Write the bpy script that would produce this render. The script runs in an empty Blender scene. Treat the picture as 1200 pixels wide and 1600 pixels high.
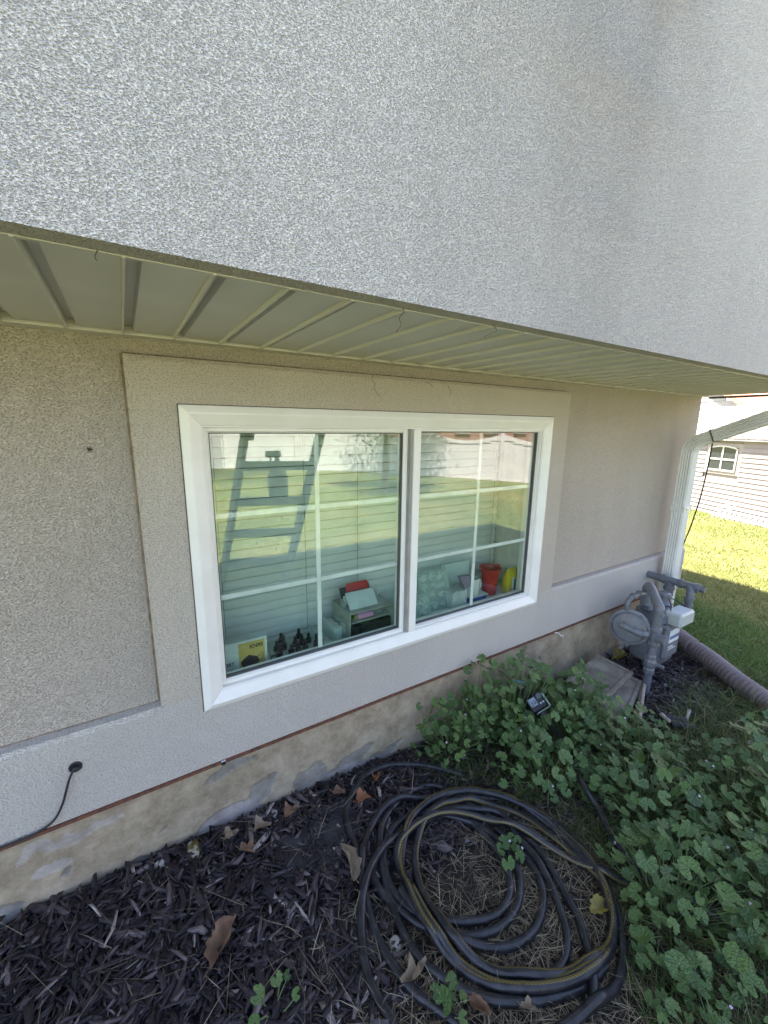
import bpy, math, random
import numpy as np
from mathutils import Vector, Matrix
random.seed(7)
rng = np.random.default_rng(11)
S = bpy.context.scene
COL = S.collection

# ------------------------------------------------------------ camera, sky, sun, exposure
CR = ((0.84923236, 0.0976993, -0.51890196),
      (-0.52786582, 0.18078125, -0.82986494),
      (0.01273052, 0.97865877, 0.20509741))
CAM = (0.0, -1.42, 1.56)
FPX = 644.43
cd = bpy.data.cameras.new('camera'); cam = bpy.data.objects.new('camera', cd); COL.objects.link(cam)
cd.sensor_fit = 'HORIZONTAL'; cd.sensor_width = 36; cd.lens = FPX / 1200 * 36
cd.clip_start = 0.02; cd.clip_end = 500
cam.matrix_world = Matrix.Translation(CAM) @ Matrix(CR).to_4x4()
S.camera = cam
W = bpy.data.worlds.new('World'); S.world = W; W.use_nodes = True
wn = W.node_tree.nodes; wl = W.node_tree.links
sky = wn.new('ShaderNodeTexSky'); sky.sky_type = 'NISHITA'; sky.sun_disc = False
SUN_TO = Vector((-0.25, 0.45, 1.0)).normalized()
sky.sun_elevation = math.asin(SUN_TO.z)
sky.sun_rotation = math.atan2(SUN_TO.x, SUN_TO.y)
sky.altitude = 1300; sky.dust_density = 2.5; sky.ozone_density = .6
bgn = wn['Background']; wb = wn.new('ShaderNodeMix'); wb.data_type = 'RGBA'; wb.blend_type = 'MULTIPLY'; wb.inputs[0].default_value = 1; wb.inputs[7].default_value = (1.11, .985, .93, 1)
wl.new(sky.outputs[0], wb.inputs[6]); wl.new(wb.outputs[2], bgn.inputs[0]); bgn.inputs[1].default_value = 0.115
ld = bpy.data.lights.new('sun', 'SUN'); ld.energy = 5.0; ld.angle = math.radians(0.5); ld.color = (1.0, 0.94, 0.84)
lo = bpy.data.objects.new('sun', ld); COL.objects.link(lo)
lo.rotation_euler = SUN_TO.to_track_quat('Z', 'Y').to_euler(); lo.location = (-5, 9, 20)
S.view_settings.view_transform = 'Standard'; S.view_settings.look = 'None'
S.view_settings.gamma = 1; S.view_settings.use_curve_mapping = False
S.view_settings.exposure = 2.78
S.cycles.transparent_max_bounces = 40

# ------------------------------------------------------------ helpers
def ray(px, py):
    u, v = px - 600, 800 - py
    return Vector([CR[i][0] * u + CR[i][1] * v - CR[i][2] * FPX for i in range(3)])
def at(px, py, axis=2, val=0.0):
    """world point where the line of sight of a pixel of the photograph meets an axis plane"""
    r = ray(px, py); t = (val - CAM[axis]) / r[axis]
    return Vector([CAM[i] + r[i] * t for i in range(3)])
def at_plane(px, py, o, n):
    r = ray(px, py); c = Vector(CAM); t = (Vector(o) - c).dot(n) / r.dot(n)
    return c + r * t

def ground_h(x, y):
    x = np.asarray(x, float); y = np.asarray(y, float)
    h1 = np.interp(x, [-5, -.45, .07, .75, 1.1, 2.5, 4, 6, 9, 13, 30], [.1, .06, .045, .016, -.025, -.045, -.08, -.2, -.4, -.6, -.7])
    h2 = np.full_like(h1, -.1)
    t = np.clip((-y - 1.6) / 2.5, 0, 1)
    h = h1 * (1 - t) + h2 * t
    h = h + 0.02 * np.sin(x * 1.3 + 1) * np.sin(y * 1.1) * np.clip(np.hypot(x, y) / 4 - .5, 0, 1)
    return h
def gh(x, y): return float(ground_h(x, y))

def mat(name, col, rough=.6, col2=None, vscale=12, bump=0, bscale=150, bdist=.002, metal=0, spec=.5, detail=4, mix=(.35, .65), speck=None, attr=None, coat=0, trans=0, sss=0):
    m = bpy.data.materials.new(name); m.use_nodes = True
    n = m.node_tree.nodes; l = m.node_tree.links; b = n['Principled BSDF']
    b.inputs['Roughness'].default_value = rough; b.inputs['Metallic'].default_value = metal
    b.inputs['Specular IOR Level'].default_value = spec
    if coat: b.inputs['Coat Weight'].default_value = coat; b.inputs['Coat Roughness'].default_value = .15
    tc = n.new('ShaderNodeTexCoord')
    cur = None
    if attr:
        a = n.new('ShaderNodeAttribute'); a.attribute_name = attr; cur = a.outputs['Color']
    elif col2 is None:
        col2 = tuple(c * .82 for c in col[:3])
    if cur is None:
        t = n.new('ShaderNodeTexNoise'); t.inputs['Scale'].default_value = vscale; t.inputs['Detail'].default_value = detail
        l.new(tc.outputs['Object'], t.inputs['Vector'])
        r = n.new('ShaderNodeValToRGB'); r.color_ramp.elements[0].position = mix[0]; r.color_ramp.elements[1].position = mix[1]
        r.color_ramp.elements[0].color = (*col2[:3], 1); r.color_ramp.elements[1].color = (*col[:3], 1)
        l.new(t.outputs['Fac'], r.inputs['Fac']); cur = r.outputs['Color']
    if speck:
        sc, sz, sc_col = speck
        t = n.new('ShaderNodeTexNoise'); t.inputs['Scale'].default_value = sc; t.inputs['Detail'].default_value = 3
        l.new(tc.outputs['Object'], t.inputs['Vector'])
        r = n.new('ShaderNodeValToRGB'); r.color_ramp.elements[0].position = sz; r.color_ramp.elements[1].position = sz + .12
        r.color_ramp.elements[0].color = (1, 1, 1, 1); r.color_ramp.elements[1].color = (0, 0, 0, 1)
        l.new(t.outputs['Fac'], r.inputs['Fac'])
        mx = n.new('ShaderNodeMix'); mx.data_type = 'RGBA'
        l.new(r.outputs['Color'], mx.inputs[0]); l.new(cur, mx.inputs[6]); mx.inputs[7].default_value = (*sc_col, 1)
        cur = mx.outputs[2]
    l.new(cur, b.inputs['Base Color'])
    if bump:
        t = n.new('ShaderNodeTexNoise'); t.inputs['Scale'].default_value = bscale; t.inputs['Detail'].default_value = 3
        l.new(tc.outputs['Object'], t.inputs['Vector'])
        bn = n.new('ShaderNodeBump'); bn.inputs['Strength'].default_value = bump; bn.inputs['Distance'].default_value = bdist
        l.new(t.outputs['Fac'], bn.inputs['Height']); l.new(bn.outputs['Normal'], b.inputs['Normal'])
    if trans:
        # thin leaf: some light passes through
        tr = n.new('ShaderNodeBsdfTranslucent'); l.new(cur, tr.inputs['Color'])
        ms = n.new('ShaderNodeMixShader'); ms.inputs[0].default_value = trans
        l.new(b.outputs[0], ms.inputs[1]); l.new(tr.outputs[0], ms.inputs[2])
        l.new(ms.outputs[0], n['Material Output'].inputs['Surface'])
    return m

def stucco(name, hi, lo_, pit, scale=125, dist=.006, stain=0.25):
    m = bpy.data.materials.new(name); m.use_nodes = True
    n = m.node_tree.nodes; l = m.node_tree.links; b = n['Principled BSDF']
    b.inputs['Roughness'].default_value = .9; b.inputs['Specular IOR Level'].default_value = .25
    tc = n.new('ShaderNodeTexCoord')
    def noise(s, d, rg=.55, w=None):
        t = n.new('ShaderNodeTexNoise'); t.inputs['Scale'].default_value = s; t.inputs['Detail'].default_value = d; t.inputs['Roughness'].default_value = rg
        l.new(w or tc.outputs['Object'], t.inputs['Vector']); return t
    big = noise(1.3, 3); mpa = n.new('ShaderNodeMapping'); mpa.inputs['Rotation'].default_value = (0, .5, 0); mpa.inputs['Scale'].default_value = (.8, 1, 1.3); l.new(tc.outputs['Object'], mpa.inputs[0]); grain = noise(scale, 1.8, .5, mpa.outputs[0]); grain.inputs['Distortion'].default_value = .15
    fine = noise(scale * 3.2, 2)
    mpg = n.new('ShaderNodeMapping'); mpg.inputs['Scale'].default_value = (7, 7, .9); l.new(tc.outputs['Object'], mpg.inputs[0])
    big2 = noise(1, 5, .6, mpg.outputs[0])
    r = n.new('ShaderNodeValToRGB'); r.color_ramp.elements[0].color = (*lo_, 1); r.color_ramp.elements[1].color = (*hi, 1)
    r.color_ramp.elements[0].position = .33; r.color_ramp.elements[1].position = .62
    ad = n.new('ShaderNodeMix'); ad.data_type = 'FLOAT'; ad.inputs[0].default_value = .4
    l.new(big.outputs['Fac'], ad.inputs[2]); l.new(big2.outputs['Fac'], ad.inputs[3]); l.new(ad.outputs[0], r.inputs['Fac'])
    # pits of the dash: their shade is painted into the colour, along with dirt
    rp = n.new('ShaderNodeValToRGB'); rp.color_ramp.elements[0].position = .31; rp.color_ramp.elements[1].position = .48
    rp.color_ramp.elements[0].color = (1, 1, 1, 1); rp.color_ramp.elements[1].color = (0, 0, 0, 1)
    l.new(grain.outputs['Fac'], rp.inputs['Fac'])
    mx = n.new('ShaderNodeMix'); mx.data_type = 'RGBA'; l.new(rp.outputs['Color'], mx.inputs[0]); l.new(r.outputs['Color'], mx.inputs[6]); mx.inputs[7].default_value = (*pit, 1)
    l.new(mx.outputs[2], b.inputs['Base Color'])
    hr = n.new('ShaderNodeValToRGB'); hr.color_ramp.elements[0].position = .32; hr.color_ramp.elements[1].position = .60
    l.new(grain.outputs['Fac'], hr.inputs['Fac'])
    b1 = n.new('ShaderNodeBump'); b1.inputs['Strength'].default_value = 1; b1.inputs['Distance'].default_value = dist
    l.new(hr.outputs['Color'], b1.inputs['Height'])
    b2 = n.new('ShaderNodeBump'); b2.inputs['Strength'].default_value = .35; b2.inputs['Distance'].default_value = dist * .35
    l.new(fine.outputs['Fac'], b2.inputs['Height']); l.new(b1.outputs['Normal'], b2.inputs['Normal'])
    l.new(b2.outputs['Normal'], b.inputs['Normal'])
    return m

class MB:
    def __init__(s): s.v = []; s.f = []; s.mi = []
    def add(s, vs, fs, mi=0):
        o = len(s.v); s.v += [tuple(v) for v in vs]; s.f += [tuple(i + o for i in f) for f in fs]; s.mi += [mi] * len(fs); return s
    def box(s, x0, x1, y0, y1, z0, z1, M=None, mi=0):
        vs = [Vector((x, y, z)) for z in (z0, z1) for y in (y0, y1) for x in (x0, x1)]
        if M is not None: vs = [M @ v for v in vs]
        return s.add(vs, [(0, 2, 3, 1), (4, 5, 7, 6), (0, 1, 5, 4), (2, 6, 7, 3), (0, 4, 6, 2), (1, 3, 7, 5)], mi)
    def cbox(s, x0, x1, y0, y1, z0, z1, c=.004, M=None, mi=0):
        """box with chamfered edges"""
        vs = []; idx = {}
        X = (x0, x1); Y = (y0, y1); Z = (z0, z1)
        for i in (0, 1):
            for j in (0, 1):
                for k in (0, 1):
                    sx, sy, sz = (1, -1)[i], (1, -1)[j], (1, -1)[k]
                    for a in range(3):
                        p = [X[i] + sx * c, Y[j] + sy * c, Z[k] + sz * c]; p[a] = (X[i], Y[j], Z[k])[a]
                        idx[(i, j, k, a)] = len(vs); vs.append(Vector(p))
        f = []
        cx = Vector(((x0 + x1) / 2, (y0 + y1) / 2, (z0 + z1) / 2))
        def face(q):
            ps = [vs[t] for t in q]; nrm = (ps[1] - ps[0]).cross(ps[2] - ps[0]); ce = sum(ps, Vector()) / len(ps)
            f.append(tuple(q) if nrm.dot(ce - cx) > 0 else tuple(reversed(q)))
        for a in range(3):
            for s_ in (0, 1):
                ring = []
                for (p, q) in ((0, 0), (1, 0), (1, 1), (0, 1)):
                    k = [0, 0, 0]; k[a] = s_; o = [t for t in range(3) if t != a]; k[o[0]] = p; k[o[1]] = q
                    ring.append(idx[(*k, a)])
                face(ring)
        for a in range(3):
            o = [t for t in range(3) if t != a]
            for p in (0, 1):
                for q in (0, 1):
                    k0 = [0, 0, 0]; k0[o[0]] = p; k0[o[1]] = q; k1 = list(k0); k1[a] = 1
                    face([idx[(*k0, o[0])], idx[(*k0, o[1])], idx[(*k1, o[1])], idx[(*k1, o[0])]])
        for i in (0, 1):
            for j in (0, 1):
                for k in (0, 1): face([idx[(i, j, k, 0)], idx[(i, j, k, 1)], idx[(i, j, k, 2)]])
        if M is not None: vs = [M @ v for v in vs]
        return s.add(vs, f, mi)
    def tube(s, pts, r, n=10, cap=True, mi=0, prof=None):
        pts = [Vector(p) for p in pts]; N = len(pts)
        rs = r if hasattr(r, '__len__') else [r] * N
        T = []
        for i in range(N):
            t = pts[min(i + 1, N - 1)] - pts[max(i - 1, 0)]; T.append(t.normalized() if t.length > 1e-9 else Vector((0, 0, 1)))
        up = Vector((0, 0, 1)) if abs(T[0].z) < .9 else Vector((1, 0, 0))
        a = T[0].cross(up).normalized(); vs = []
        for i in range(N):
            a = (a - T[i] * a.dot(T[i])).normalized(); b = T[i].cross(a)
            for k in range(n):
                w = 2 * math.pi * k / n
                if prof: q = prof[k % len(prof)]; vs.append(pts[i] + a * q[0] * rs[i] + b * q[1] * rs[i])
                else: vs.append(pts[i] + (a * math.cos(w) + b * math.sin(w)) * rs[i])
        fs = [(i * n + k, i * n + (k + 1) % n, (i + 1) * n + (k + 1) % n, (i + 1) * n + k) for i in range(N - 1) for k in range(n)]
        if cap: fs += [tuple(range(n - 1, -1, -1)), tuple((N - 1) * n + k for k in range(n))]
        return s.add(vs, fs, mi)
    def lathe(s, prof, o, ax, n=20, mi=0):
        """prof: (distance along axis, radius)"""
        o = Vector(o); ax = Vector(ax).normalized()
        return s.tube([o + ax * p[0] for p in prof], [max(p[1], .0004) for p in prof], n, True, mi) if all(prof[i][0] < prof[i + 1][0] for i in range(len(prof) - 1)) else s._lathe(prof, o, ax, n, mi)
    def _lathe(s, prof, o, ax, n, mi):
        up = Vector((0, 0, 1)) if abs(ax.z) < .9 else Vector((1, 0, 0))
        a = ax.cross(up).normalized(); b = ax.cross(a); vs = []
        for d, r in prof:
            for k in range(n):
                w = 2 * math.pi * k / n; vs.append(o + ax * d + (a * math.cos(w) + b * math.sin(w)) * max(r, .0004))
        N = len(prof)
        fs = [(i * n + k, i * n + (k + 1) % n, (i + 1) * n + (k + 1) % n, (i + 1) * n + k) for i in range(N - 1) for k in range(n)]
        fs += [tuple(range(n - 1, -1, -1)), tuple((N - 1) * n + k for k in range(n))]
        return s.add(vs, fs, mi)
    def prism(s, poly, d, mi=0):
        """poly: list of 3-D points (planar), extruded by vector d"""
        d = Vector(d); p = [Vector(q) for q in poly]; n = len(p)
        nrm = sum(((p[i] - p[0]).cross(p[(i + 1) % n] - p[0]) for i in range(n)), Vector())
        if nrm.dot(d) > 0: p = p[::-1]
        return s.add(p + [q + d for q in p], [tuple(range(n)), tuple(range(2 * n - 1, n - 1, -1))] + [(i, n + i, n + (i + 1) % n, (i + 1) % n) for i in range(n)], mi)
    def build(s, name, m, parent=None, smooth=False, loc=None):
        me = bpy.data.meshes.new(name)
        if loc is not None:
            L = Vector(loc); me.from_pydata([tuple(Vector(v) - L) for v in s.v], [], s.f)
        else: me.from_pydata(s.v, [], s.f)
        ms = m if isinstance(m, (list, tuple)) else [m]
        for q in ms: me.materials.append(q)
        if len(ms) > 1: me.polygons.foreach_set('material_index', s.mi)
        if smooth:
            me.polygons.foreach_set('use_smooth', [True] * len(me.polygons))
            try: me.set_sharp_from_angle(angle=math.radians(38))
            except Exception: pass
        me.update()
        o = bpy.data.objects.new(name, me); COL.objects.link(o)
        if parent is not None:
            o.parent = parent
            if loc is None: o.location = -world_loc(parent)
            else: o.location = Vector(loc) - world_loc(parent)
        elif loc is not None: o.location = loc
        return o
def world_loc(o):
    p = Vector(o.location)
    while o.parent is not None: o = o.parent; p += o.location
    return p
def tag(o, label=None, cat=None, group=None, kind=None):
    if label: o['label'] = label
    if cat: o['category'] = cat
    if group: o['group'] = group
    if kind: o['kind'] = kind
    return o
def thing(name, label, cat, loc=(0, 0, 0), group=None):
    o = bpy.data.objects.new(name, None); COL.objects.link(o); o.location = loc; o.empty_display_size = .1
    return tag(o, label, cat, group)
def npmesh(name, v, f, m, parent=None, col=None, smooth=False, kind=None, fattr=None):
    """numpy mesh, faces all of one size"""
    v = np.asarray(v, np.float32); f = np.asarray(f, np.int32); k = f.shape[1]
    me = bpy.data.meshes.new(name); me.vertices.add(len(v)); me.vertices.foreach_set('co', v.ravel())
    me.loops.add(f.size); me.loops.foreach_set('vertex_index', f.ravel())
    me.polygons.add(len(f)); me.polygons.foreach_set('loop_start', np.arange(0, f.size, k, dtype=np.int32))
    if smooth: me.polygons.foreach_set('use_smooth', np.ones(len(f), bool))
    me.update(calc_edges=True)
    if col is not None:
        a = me.attributes.new('Col', 'FLOAT_COLOR', 'POINT'); c = np.ones((len(v), 4), np.float32); c[:, :3] = col; a.data.foreach_set('color', c.ravel())
    me.materials.append(m)
    o = bpy.data.objects.new(name, me); COL.objects.link(o)
    if parent is not None: o.parent = parent; o.location = -world_loc(parent)
    if kind: o['kind'] = kind
    return o
def text_mesh(body, size, m, parent, M, depth=.0006, name='lettering'):
    c = bpy.data.curves.new('t', 'FONT'); c.body = body; c.size = size; c.extrude = depth; c.offset = size * .018
    o = bpy.data.objects.new('t', c); COL.objects.link(o)
    dg = bpy.context.evaluated_depsgraph_get(); me = bpy.data.meshes.new_from_object(o.evaluated_get(dg)); me.name = name
    COL.objects.unlink(o); bpy.data.objects.remove(o)
    me.transform(M); me.materials.clear(); me.materials.append(m)
    q = bpy.data.objects.new(name, me); COL.objects.link(q); q.parent = parent; q.location = -world_loc(parent); return q
def smooth_path(P, n=6, closed=False):
    P = [Vector(p) for p in P]; out = []
    for i in range(len(P) - 1):
        p0 = P[max(i - 1, 0)]; p1 = P[i]; p2 = P[i + 1]; p3 = P[min(i + 2, len(P) - 1)]
        for k in range(n):
            t = k / n
            out.append(.5 * ((2 * p1) + (p2 - p0) * t + (2 * p0 - 5 * p1 + 4 * p2 - p3) * t * t + (3 * p1 - p0 - 3 * p2 + p3) * t ** 3))
    out.append(P[-1]); return out
def fbm(x, y, seed=0, octs=4, f0=1.0):
    r = np.random.default_rng(seed); s = np.zeros(np.broadcast(x, y).shape); a = 1; f = f0
    for o in range(octs):
        for _ in range(4):
            th = r.uniform(0, 2 * math.pi); ph = r.uniform(0, 2 * math.pi)
            s = s + a * .5 * np.sin(f * (x * math.cos(th) + y * math.sin(th)) + ph + 1.3 * np.sin(f * .7 * (x * math.sin(th) - y * math.cos(th)) + ph * 2))
        a *= .5; f *= 2.1
    return s

# ------------------------------------------------------------ materials
M = {}
M['stucco'] = stucco('stucco_paint', (.70, .665, .63), (.62, .585, .55), (.33, .31, .29), 370, .0034)
M['stucco_low'] = stucco('stucco_paint_lower', (.61, .55, .48), (.54, .485, .415), (.32, .275, .225), 240, .0045)
M['stucco_trim'] = stucco('stucco_paint_trim', (.70, .645, .56), (.635, .58, .495), (.38, .33, .265), 245, .0042)
M['stucco_sill'] = stucco('stucco_paint_band', (.71, .67, .615), (.65, .61, .555), (.42, .385, .34), 260, .0042)
M['alu'] = mat('painted_aluminium', (.68, .665, .635), .42, (.63, .615, .585), 6, .05, 60)
M['vinyl'] = mat('white_vinyl', (.80, .795, .76), .35, (.755, .75, .705), 9, .04, 90)
M['vinyl_dark'] = mat('grey_track', (.34, .33, .31), .5)
M['gasket'] = mat('dark_gasket', (.10, .10, .10), .6)
M['muntin'] = mat('white_muntin', (.90, .90, .88), .4)
M['rust'] = mat('rusted_steel', (.16, .06, .035), .8, (.075, .035, .025), 60, .5, 300)
M['white_pl'] = mat('white_plastic', (.72, .72, .70), .45)
M['blind'] = mat('blind_vinyl', (.66, .68, .65), .5, (.62, .64, .61))
M['cord'] = mat('blind_cord', (.25, .27, .25), .8)
M['room'] = mat('room_paint', (.66, .66, .60), .8)
M['gaspaint'] = mat('grey_gas_paint', (.155, .17, .19), .42, (.12, .132, .15), 25, .2, 160, speck=(45, .285, (.16, .10, .07)))
M['gaslight'] = mat('light_grey_cover', (.46, .49, .46), .35, (.40, .43, .40))
M['black'] = mat('black_plastic', (.018, .018, .022), .4, bump=.1)
M['blackr'] = mat('black_rubber', (.02, .02, .023), .6)
M['chrome'] = mat('bright_steel', (.6, .6, .6), .25, (.45, .45, .45), 30, metal=1)
M['shed'] = mat('shed_resin', (.27, .225, .21), .6, (.245, .205, .19), 3)
M['shed_trim'] = mat('shed_trim', (.34, .29, .265), .6)
M['shingle'] = mat('grey_shingle', (.60, .56, .55), .8, (.45, .42, .42), 9)
M['redroof'] = mat('red_roof', (.40, .18, .13), .8, (.42, .17, .12), 4)
M['fence'] = mat('white_fence_vinyl', (.62, .59, .58), .5, (.55, .52, .52), 2)
M['dark_glass'] = mat('dark_window', (.03, .035, .04), .1)
M['brick'] = mat('brick_wall', (.33, .17, .12), .8, (.24, .12, .09), 8)
M['beige'] = mat('beige_plastic', (.31, .285, .235), .55, (.16, .14, .11), 11, .2, 60, bdist=.003)
M['pipe'] = mat('corrugated_plastic', (.21, .165, .155), .75, (.16, .125, .12), 9, .2, 200)
M['dleaf'] = mat('dead_leaf', (.27, .155, .09), .75, (.13, .075, .045), 25, .4, 60, trans=.15)
M['dleaf_pale'] = mat('pale_dead_leaf', (.33, .26, .18), .75, (.17, .125, .08), 25, .4, 60, trans=.15)
M['dleaf_orange'] = mat('orange_dead_leaf', (.34, .14, .05), .7, (.2, .08, .04), 25, .4, 60, trans=.15)
M['dleaf_yellow'] = mat('yellow_leaf', (.36, .30, .05), .6, (.18, .15, .05), 18, .3, 60, trans=.2)
M['stone'] = mat('pale_stone', (.42, .39, .35), .85, (.3, .28, .25), 40, .5, 120)
M['moss'] = mat('mossy_stone', (.13, .10, .02), .9, (.36, .33, .26), 30, .6, 160, mix=(.42, .5))
M['red'] = mat('red_plastic', (.52, .02, .02), .35)
M['pink'] = mat('pink_thread', (.55, .25, .45), .7, bump=.5, bscale=400)
M['yellow'] = mat('yellow_bag', (.68, .56, .02), .35, (.55, .45, .02), 20, .5, 30, bdist=.006)
M['bark'] = mat('tree_bark', (.20, .15, .11), .9, (.12, .09, .07), 20, .7, 50, bdist=.01)
M['ladder'] = mat('ladder_fibreglass', (.16, .17, .16), .5)

# ------------------------------------------------------------ ground
def grid(name, xs, ys, hf, m, kind='structure', colf=None):
    X, Y = np.meshgrid(xs, ys); Z = hf(X, Y)
    v = np.stack([X.ravel(), Y.ravel(), Z.ravel()], 1); nx = len(xs); ny = len(ys)
    i = (np.arange(ny - 1)[:, None] * nx + np.arange(nx - 1)[None]).ravel()
    f = np.stack([i, i + 1, i + nx + 1, i + nx], 1)
    o = npmesh(name, v, f, m, col=None if colf is None else colf(X.ravel(), Y.ravel()), smooth=True, kind=kind)
    return o
m = bpy.data.materials.new('lawn_soil'); m.use_nodes = True
n = m.node_tree.nodes; l = m.node_tree.links; b = n['Principled BSDF']; b.inputs['Roughness'].default_value = .95; b.inputs['Specular IOR Level'].default_value = .1
tc = n.new('ShaderNodeTexCoord'); t1 = n.new('ShaderNodeTexNoise'); t1.inputs['Scale'].default_value = .7; t1.inputs['Detail'].default_value = 5
t2 = n.new('ShaderNodeTexNoise'); t2.inputs['Scale'].default_value = 60; t2.inputs['Detail'].default_value = 4
l.new(tc.outputs['Object'], t1.inputs[0]); l.new(tc.outputs['Object'], t2.inputs[0])
r1 = n.new('ShaderNodeValToRGB'); r1.color_ramp.elements[0].color = (.13, .16, .04, 1); r1.color_ramp.elements[1].color = (.27, .245, .08, 1)
r1.color_ramp.elements[0].position = .42; r1.color_ramp.elements[1].position = .66
mr = n.new('ShaderNodeMix'); mr.data_type = 'RGBA'; mr.blend_type = 'MULTIPLY'; mr.inputs[0].default_value = .7
l.new(t1.outputs['Fac'], r1.inputs[0]); l.new(r1.outputs[0], mr.inputs[6]); l.new(t2.outputs['Fac'], mr.inputs[7])
gn = n.new('ShaderNodeGamma'); gn.inputs[1].default_value = .8
l.new(mr.outputs[2], gn.inputs[0]); l.new(gn.outputs[0], b.inputs['Base Color'])
M['lawn'] = m
def hfar(X, Y):
    h = ground_h(X, Y); inn = (X > -4.4) & (X < 3.3) & (Y > -2.6) & (Y < .6)
    return np.where(inn, h - .06, h)
xs = np.unique(np.concatenate([np.linspace(-120, -8, 18), np.arange(-8, 16.1, .35), np.linspace(17, 140, 20)]))
ys = np.unique(np.concatenate([np.linspace(-120, -20, 16), np.arange(-20, 8.1, .35), np.linspace(9, 140, 20)]))
grid('ground', xs, ys, hfar, M['lawn'])
M['soil'] = mat('bed_soil', (.022, .017, .015), .95, (.010, .008, .007), 35, .8, 90, bdist=.01)
def hbed(X, Y):
    edge = np.minimum.reduce([np.clip((X + 4.9) / .5, 0, 1), np.clip((3.75 - X) / .35, 0, 1), np.clip((Y + 3.1) / .5, 0, 1)])
    return ground_h(X, Y) - .075 * (1 - edge) + (.006 * fbm(X, Y, 3, 4, 9) - .004) * edge
grid('garden_bed_ground', np.arange(-4.9, 3.76, .025), np.arange(-3.1, .09, .025), hbed, M['soil'])

# ------------------------------------------------------------ house
house = thing('house', 'stucco house with overhanging upper storey above a white framed window', 'house', (0, 0, 0))
XR = 3.72; XL = -6.0; YB = 8.0
ZS = 1.806; YU = -.69
WX0, WX1, WZ0, WZ1 = .16, 1.918, .575, 1.603      # rough opening
YW = .045                                          # face of the recessed stucco
o = MB()
o.box(XL, WX0, YW, .22, .345, 1.83); o.box(WX1, XR, YW, .22, .345, 1.83)
o.box(WX0, WX1, YW, .22, .345, WZ0); o.box(WX0, WX1, YW, .22, WZ1, 1.83)
o.box(XR - .2, XR, .22, YB, .345, 1.83); o.box(XL, XL + .2, .22, YB, .345, 1.83); o.box(XL + .2, XR - .2, YB - .2, YB, .345, 1.83)
o.build('lower_wall', M['stucco_low'], house)
# the raised band round the window and along the bottom, edges chamfered
def ring(x0, x1, z0, z1, mb, c=.012):
    pass
tm = MB()
def strip(mb, poly2, faces_y0=YW - .001, y1=0.0, c=.014):
    """poly2: outline (x,z) counter-clockwise seen from outside; front face inset by c"""
    n_ = len(poly2); P = [Vector((p[0], 0, p[1])) for p in poly2]; ins = []
    for i in range(n_):
        a = (P[i] - P[i - 1]).normalized(); b_ = (P[(i + 1) % n_] - P[i]).normalized()
        na = Vector((-a.z, 0, a.x)); nb = Vector((-b_.z, 0, b_.x)); q = (na + nb); q = q / max(q.dot(na), .2)
        ins.append(P[i] + q * c)
    back = [Vector((p.x, faces_y0, p.z)) for p in P]; mid = [Vector((p.x, y1 + .010, p.z)) for p in P]; fr = [Vector((p.x, y1, p.z)) for p in ins]
    vs = back + mid + fr; f = [tuple(range(2 * n_, 3 * n_))]
    for k in (0, 1):
        f += [(k * n_ + i, k * n_ + (i + 1) % n_, (k + 1) * n_ + (i + 1) % n_, (k + 1) * n_ + i) for i in range(n_)]
    mb.add(vs, f)
TX0, TX1, TZ = .02, 2.075, 1.750; BT = .625
# four straight pieces butted together (their mating ends are hidden flush)
def band(mb, x0, x1, z0, z1, cl, cr, cb, ct, c=.013, y1=0.0):
    yb = YW - .001
    o_ = [(x0, z0), (x1, z0), (x1, z1), (x0, z1)]
    i_ = [(x0 + (c if cl else 0), z0 + (c if cb else 0)), (x1 - (c if cr else 0), z0 + (c if cb else 0)), (x1 - (c if cr else 0), z1 - (c if ct else 0)), (x0 + (c if cl else 0), z1 - (c if ct else 0))]
    vs = [(p[0], yb, p[1]) for p in o_] + [(p[0], y1 + .011, p[1]) for p in o_] + [(p[0], y1, p[1]) for p in i_]
    f = [(8, 9, 10, 11)]
    for k in (0, 1):
        for i in range(4): f.append((k * 4 + i, k * 4 + (i + 1) % 4, (k + 1) * 4 + (i + 1) % 4, (k + 1) * 4 + i))
    mb.add(vs, f)
o = MB(); band(o, TX0, TX1, WZ1, TZ, 1, 1, 0, 1); band(o, TX0, WX0, BT, WZ1, 1, 0, 0, 0); band(o, WX1, TX1, BT, WZ1, 0, 1, 0, 0)
o.build('window_surround', M['stucco_trim'], house)
o = MB(); band(o, XL, TX0, .338, BT, 0, 0, 0, 1); band(o, TX1, XR + .03, .338, BT, 0, 0, 0, 1)
band(o, TX0, WX0, .338, BT, 0, 0, 0, 0); band(o, WX1, TX1, .338, BT, 0, 0, 0, 0); band(o, WX0, WX1, .338, WZ0, 0, 0, 0, 0)
o.box(XR, XR + .03, YW - .001, YB, .338, BT - .006)
o.build('base_band', M['stucco_sill'], house)
o = MB(); yj = YW - .0022  # dark strips paint the shadow line beside the raised bands, with some grime
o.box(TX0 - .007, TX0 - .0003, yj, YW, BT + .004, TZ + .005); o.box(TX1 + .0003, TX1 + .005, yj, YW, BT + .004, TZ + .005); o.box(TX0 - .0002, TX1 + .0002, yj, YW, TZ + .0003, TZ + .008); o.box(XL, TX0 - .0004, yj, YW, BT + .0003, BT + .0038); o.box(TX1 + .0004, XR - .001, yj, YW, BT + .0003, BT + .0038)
o.build('shadow_grime_joint', mat('joint_shadow_grime', (.17, .125, .085), .95, (.30, .24, .18), 30), house)
o = MB(); o.box(XL, XR + .034, -.006, YW + .01, .326, .3375); o.build('rust_flashing', M['rust'], house)
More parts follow.
